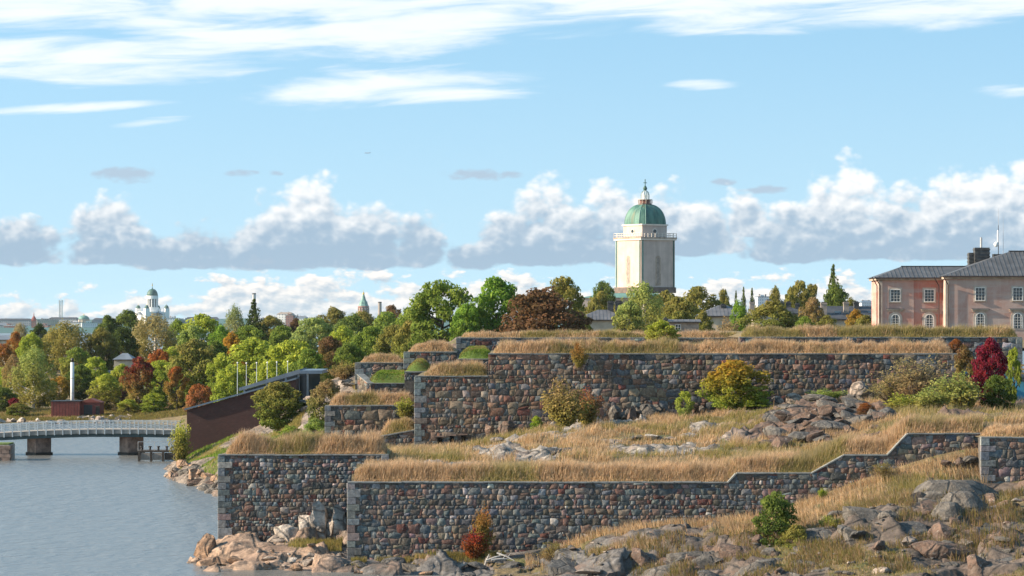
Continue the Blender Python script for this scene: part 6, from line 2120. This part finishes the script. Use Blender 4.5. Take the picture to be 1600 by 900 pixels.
    for k in range(10):
        a = 2 * PI * k / 10
        MB().tube([(r_ * math.cos(a), r_ * math.sin(a), zz) for zz, r_ in ((zl + 1.41, 1.17), (zl + 2.6, 1.22), (zl + 3.4, .97), (zl + 3.9, .42))], .05, 4).build('glazing_bar', 'patina_dark', gl)
    MB().lathe(0, 0, ((zl + 1.4, .45), (zl + 2.7, .45)), 8).build('lamp', 'white_paint', gl)
    zc = PZ(298, Y)
    MB().lathe(0, 0, ((zl + 3.9, .4), (zc, .22), (zc + .3, .5), (zc + .7, .6), (zc + 1.1, .4), (zc + 1.5, .12)), 10).build('finial', 'patina_dark', root, True)
    ze = PZ(280, Y)
    MB().box(-.09, .09, -.09, .09, zc + 1.5, ze).box(-.6, .6, -.085, .085, ze - 1.1, ze - .93).build('cross', 'patina_dark', root)
    # nave behind and left
    R_ = Matrix.Rotation(-R(35.1), 4, 'Z')
    xa, xb = PX(910, Y) - root.location.x, PX(1062, Y) - root.location.x
    MB().box(xa, xb, 4, 30, 8, PZ(465, Y), R_).build('nave_wall', 'plaster', root)
    z5, z6 = PZ(465, Y) + .004, PZ(455, Y)
    V = [(xa - .5, 3.5, z5), (xb + .5, 3.5, z5), (xb + .5, 30.5, z5), (xa - .5, 30.5, z5), (xa + 9, 15, z6), (xb - 9, 15, z6)]
    MB().add([R_ @ Vector(v) for v in V], [(0, 1, 5, 4), (1, 2, 5), (2, 3, 4, 5), (3, 0, 4), (0, 3, 2, 1)]).build('nave_roof', 'patina_plain', root)
    for k in range(5):
        MB().box(xa + 2.5 + k * 5.2, xa + 3.9 + k * 5.2, 3.94, 3.997, 17, 21, R_).build('nave_window', 'glass', root)
    MB().box(PX(1010, Y) - root.location.x - 1.2, PX(1010, Y) - root.location.x + .6, 1, 3, 20, PZ(447, Y), R_).build('stair_turret', 'plinth', root)


church()


# ------------------------------------------------------------------ far town
def cathedral():
    Y = 4500.0
    root = empty('cathedral', (PX(238, Y), Y, 0), R(30))
    tag(root, 'white distant cathedral with dark green dome and corner turrets', 'cathedral')
    z = lambda py: PZ(py, Y)
    MB().box(-17, 17, -17, 17, 2, z(487)).build('wall', 'white_paint', root)
    MB().box(-21, 21, -8, 8, 2, z(492)).build('transept', 'white_paint', root)
    MB().box(-8, 8, -21, 21, 2, z(492)).build('transept', 'white_paint', root)
    for (a, b) in ((0, 1), (1, 0)):
        V = [(-21.5, -8.5, z(492) + .01), (-21.5, 8.5, z(492) + .01), (-21.5, 0, z(487.5)), (21.5, -8.5, z(492) + .01), (21.5, 8.5, z(492) + .01), (21.5, 0, z(487.5))]
        if a: V = [(v[1], -v[0], v[2]) for v in V]
        MB().add(V, [(0, 1, 2), (3, 5, 4), (0, 2, 5, 3), (1, 4, 5, 2), (0, 3, 4, 1)]).build('pediment_roof', 'slate_blue', root)
    MB().lathe(0, 0, ((z(487), 9.3), (z(480), 9.3)), 20).build('drum_base', 'white_paint', root)
    dr = MB().lathe(0, 0, ((z(480), 6.4), (z(467), 6.4)), 20).build('drum', 'town_grey', root)
    for k in range(12):
        a = 2 * PI * k / 12
        MB().cyl(7.4 * math.cos(a), 7.4 * math.sin(a), z(480), z(467), .75, n=8).build('column', 'white_paint', dr)
    MB().lathe(0, 0, ((z(467), 8.4), (z(462), 8.2)), 20).build('entablature', 'white_paint', root)
    MB().lathe(0, 0, [(z(462) + 9.6 * math.sin(t * PI / 2), 7.9 * math.cos(t * PI / 2 * .95)) for t in np.linspace(0, 1, 8)], 20).build('dome', 'patina_dark', root, True)
    MB().lathe(0, 0, ((z(452), .9), (z(449.5), .8), (z(449.4), .35), (z(447), .3)), 8).build('lantern', 'patina_dark', root)
    MB().lathe(0, 0, ((z(447), .3), (z(446.4), .9), (z(445.6), .9), (z(445), .3)), 8).box(-.2, .2, -.2, .2, z(445), z(442.5)).box(-.9, .9, -.2, .2, z(444), z(443.5)).build('gilded_cross', 'gold', root)
    for (sx, sy) in ((-1, -1), (1, -1), (-1, 1), (1, 1)):
        t = MB().box(sx * 15 - 3.2, sx * 15 + 3.2, sy * 15 - 3.2, sy * 15 + 3.2, 2, z(482)).build('turret', 'white_paint', root)
        MB().lathe(sx * 15, sy * 15, [(z(482) + .02 + 4.6 * math.sin(q_ * PI / 2), 3.4 * math.cos(q_ * PI / 2 * .95)) for q_ in np.linspace(0, 1, 6)], 12).build('turret_dome', 'patina_dark', t)
        MB().lathe(sx * 15, sy * 15, ((z(477), .35), (z(475), .2)), 6).build('turret_finial', 'gold', t)


cathedral()

ub = empty('brick_cathedral', (PX(568, 4300), 4300, 0), R(20))
tag(ub, 'distant brick tower with teal spire and gilded tip', 'tower')
z = lambda py: PZ(py, 4300)
MB().lathe(0, 0, ((5, 7.6), (z(481), 7.4), (z(479.5), 8.0), (z(478), 7.2)), 12).build('brick_drum', 'town_brick', ub)
for k in range(12):
    a = 2 * PI * k / 12
    MB().box(-.5, .5, -.3, .3, z(490), z(481)).build('pilaster', 'town_cream', ub, loc=(7.6 * math.cos(a), 7.6 * math.sin(a), 0)).rotation_euler = (0, 0, a + PI / 2)
MB().lathe(0, 0, ((z(478), 7.3), (z(475), 6.0), (z(472), 5.6), (z(469), 3.6), (z(463), 2.0), (z(460.5), 1.4)), 8).build('spire', 'patina_plain', ub)
MB().lathe(0, 0, ((z(460.5), .6), (z(459.5), 1.5), (z(458), 1.4), (z(456.5), .3), (z(453), .2)), 8).build('gilded_onion', 'gold', ub)

TG = 'far town buildings along the skyline'
for i, (p0, p1, top, Y, m_, rf_, label) in enumerate((
        (-6, 14, 508, 4300, 'town_grey', 'slate_blue', 'grey far block at the very left of the skyline'),
        (6, 22, 509, 4200, 'town_brick', 'town_white', 'brick and white far block left of the red spire'),
        (22, 40, 509.5, 4250, 'town_white', 'slate_blue', 'long white far block beside the red spire'),
        (-4, 48, 500.5, 5200, 'town_grey', 'dark_roof', 'low dark roofline behind the blocks at far left'),
        (58, 92, 500.5, 4800, 'town_cream', 'slate_blue', 'cream far block under the lattice tower'),
        (62, 75, 508.5, 4300, 'town_brick', 'slate_blue', 'small red far house right of the red spire'),
        (74, 121, 498.5, 5300, 'town_grey', 'dark_roof', 'dark far roofline right of the lattice tower'),
        (107, 130, 504.5, 4300, 'town_white', 'slate_blue', 'pale far block left of the pale domed hall'),
        (128, 152, 505, 4250, 'town_white', 'patina_plain', 'white far building in front of the pale domed hall'),
        (145, 172, 500, 4900, 'town_grey', 'dark_roof', 'grey far roof right of the pale domed hall'),
        (262, 277, 497.5, 4400, 'town_white', 'slate_blue', 'white gabled far building right of the cathedral'),
        (276, 296, 500.5, 4600, 'town_grey', 'patina_plain', 'grey green far block right of the cathedral'),
        (290, 342, 498.5, 4800, 'town_pale', 'dark_roof', 'long pale far block right of the cathedral'),
        (298, 306, 505, 4300, 'town_cream', 'slate_blue', 'small cream far block between the trees'),
        (400, 414, 499.5, 4500, 'town_white', 'slate_blue', 'white far block just right of the tall spruce'),
        (432, 456, 491, 4500, 'town_white', 'chimney_pale', 'tall white far block between two wooded crowns'),
        (446, 458, 493, 4450, 'town_brick', 'chimney_pale', 'brown far block joined to the tall white one'),
        (456, 470, 495, 4600, 'town_pale', 'slate_blue', 'pale stepped far block right of the tall white one'),
        (464, 479, 497, 4400, 'town_white', 'slate_blue', 'low white far block left of the dark olive crown'),
        (632, 655, 487, 4500, 'town_white', 'blue_roof', 'white far block left of the big airy tree'),
        (1184, 1204, 464, 3800, 'town_white', 'blue_roof', 'white far block with blue top over the grey roofs'),
        (1346, 1366, 473, 3800, 'town_white', 'blue_roof', 'white far block left of the pink building'))):
    root = empty('far_building', (PX((p0 + p1) / 2, Y), Y, 0), R(rnd.uniform(-12, 12)))
    tag(root, label, 'building', TG)
    hw = (p1 - p0) / 2 * Y / FPX
    zt = PZ(top, Y)
    MB().box(-hw, hw, 0, 16, 3, zt).build('wall', m_, root)
    if i % 3 == 0:
        MB().add([(-hw - .5, -.5, zt + .01), (hw + .5, -.5, zt + .01), (hw + .5, 16.5, zt + .01), (-hw - .5, 16.5, zt + .01), (-hw + 3, 8, zt + 3), (hw - 3, 8, zt + 3)],
                 [(0, 1, 5, 4), (1, 2, 5), (2, 3, 4, 5), (3, 0, 4), (0, 3, 2, 1)]).build('roof', rf_, root)
    else:
        MB().box(-hw - .3, hw + .3, -.3, 16.3, zt + .01, zt + .7).build('roof', rf_, root)
        MB().box(-hw * .5, hw * .1, 5, 10, zt + .7, zt + 2.6).build('roof_hut', m_, root)
    for k in range(2):
        xx = hw * (-.55 + k * .95)
        MB().box(xx - .8, xx + .8, 7, 8.6, zt, zt + 3.4).build('chimney', 'chimney_pale', root)

rs = empty('red_spire', (PX(53, 4200), 4200, 0))
tag(rs, 'slim red brick church spire far off at the left', 'tower')
z = lambda py: PZ(py, 4200)
MB().box(-3, 3, -3, 3, 3, z(501)).build('tower_shaft', 'town_brick', rs)
MB().lathe(0, 0, ((z(501), 3.9), (z(497), 2.6), (z(493.5), .7), (z(488), .15)), 8, PI / 8).build('spire', 'oxide_red', rs)
for sx in (-1, 1):
    for sy in (-1, 1): MB().lathe(sx * 2.6, sy * 2.6, ((z(501), .8), (z(498.5), .1)), 4).build('pinnacle', 'oxide_red', rs)
lt = empty('lattice_tower', (PX(95, 5600), 5600, 0))
tag(lt, 'slender white tower with two shafts and a mast on the left skyline', 'tower')
z = lambda py: PZ(py, 5600)
for sx in (-1, 1): MB().box(sx * 2.4 - .65, sx * 2.4 + .65, -2.4, 2.4, 5, z(470)).build('shaft', 'white_paint', lt)
for k in range(14):
    zz = z(497) + k * (z(470) - z(497)) / 14
    MB().box(-1.74, 1.74, -1.5, 1.5, zz, zz + .8).build('landing', 'town_grey', lt)
MB().box(-3.2, 3.2, -3, 3, z(470) + .01, z(469)).build('top_deck', 'white_paint', lt)
MB().cyl(0, 0, z(469), z(463), .3, .1, n=6).build('mast', 'grey_metal', lt)
dh = empty('domed_hall', (PX(131, 4500), 4500, 0))
tag(dh, 'pale hall with a low mint green dome left of the cathedral', 'building')
z = lambda py: PZ(py, 4500)
MB().lathe(0, 0, ((3, 8.2), (z(500), 8.2), (z(499.5), 8.7), (z(499), 8.0)), 20).build('wall', 'town_cream', dh)
MB().lathe(0, 0, [(z(499) + 5.6 * math.sin(t * PI / 2), 7.8 * math.cos(t * PI / 2 * .93)) for t in np.linspace(0, 1, 7)], 20).build('dome', 'patina_plain', dh, True)
MB().lathe(0, 0, ((z(493), .8), (z(491.5), .7), (z(490.5), .1)), 8).build('lantern', 'gold', dh)
for (px, t_, Y, r_, nm, label, m_) in ((397, 458, 4700, 2.6, 'far_chimney', 'tall grey far chimney above the dark spruce', 'grey_metal'), (593.5, 471.5, 4700, 2.5, 'far_chimney', 'thick dark far chimney right of the teal spire', 'chimney_pale')):
    o = empty(nm, (PX(px, Y), Y, 0)); tag(o, label, 'chimney')
    MB().lathe(0, 0, ((3, r_ * 1.25), (PZ(t_ + 2, Y), r_)), 14).build('flue', m_, o)
    MB().lathe(0, 0, ((PZ(t_ + 2, Y) + .01, r_ * 1.08), (PZ(t_, Y), r_ * 1.08)), 14).build('rim', 'chimney_brick', o)
for (px, t_, b_, Y, label) in ((773, 427, 450, 3900, 'thin distant broadcast mast above the dense green tree'), (1127.5, 444, 462, 3800, 'thin distant mast right of the church'), (952, 434, 448, 3800, 'thin distant mast left of the church tower'), (810, 459, 480, 2600, 'short lattice mast beside the dense green tree')):
    o = empty('radio_mast', (PX(px, Y), Y, 0)); tag(o, label, 'mast')
    k = Y / FPX
    MB().lathe(0, 0, ((3, 1.1 * k), (PZ(b_, Y), .9 * k), (PZ(t_ + 8, Y), .5 * k), (PZ(t_ + 7, Y), .3 * k), (PZ(t_, Y), .12 * k)), 6).build('pole', 'grey_metal', o)
    MB().box(-1.6 * k, 1.6 * k, -.4, .4, PZ(t_ + 10, Y), PZ(t_ + 8.5, Y)).build('cross_arm', 'grey_metal', o)

# airliner
ap = empty('airplane', P(574, 239, 20000), R(8))
tag(ap, 'tiny airliner in the open sky', 'airplane')
fus = MB()
vs = [(-19, .2), (-17, 1.4), (-13, 2.0), (10, 2.0), (16, 1.2), (19, .4)]
fus.tube([(a, 0, 0) for a, b in vs], [b for a, b in vs], 10).build('fuselage', 'grey_metal', ap)
for sy in (-1, 1):
    MB().add([(-1, sy * 1.5, -.8), (5, sy * 1.5, -.8), (10, sy * 17, 1.0), (8, sy * 17, 1.0), (-1, sy * 1.5, -.3), (5, sy * 1.5, -.3), (10, sy * 17, 1.2), (8, sy * 17, 1.2)],
             [(0, 1, 2, 3), (7, 6, 5, 4), (0, 4, 5, 1), (1, 5, 6, 2), (2, 6, 7, 3), (3, 7, 4, 0)]).build('wing', 'grey_metal', ap)
    MB().tube([(0, sy * 6, -1.6), (4, sy * 6, -1.6)], 1.0, 8).build('engine', 'grey_metal', ap)
MB().prism([(13, 1), (18.5, 1), (20, 7), (17.5, 7)], -.2, .2).build('tail_fin', 'grey_metal', ap)

# ------------------------------------------------------------------ air
hz, nt, b = new_mat('haze_air')
nt.nodes.remove(b)
pv = nt.nodes.new('ShaderNodeVolumePrincipled')
pv.inputs['Color'].default_value = (0.78, 0.90, 1.0, 1)
pv.inputs['Density'].default_value = 0.00002
nt.links.new(pv.outputs[0], nt.nodes['Material Output'].inputs['Volume'])
hb = MB().box(-9500, 9500, -60, 13500, -4, 78).build('haze', 'haze_air')
tag(hb, 'thin pale blue air over the sea and the island', kind='stuff')
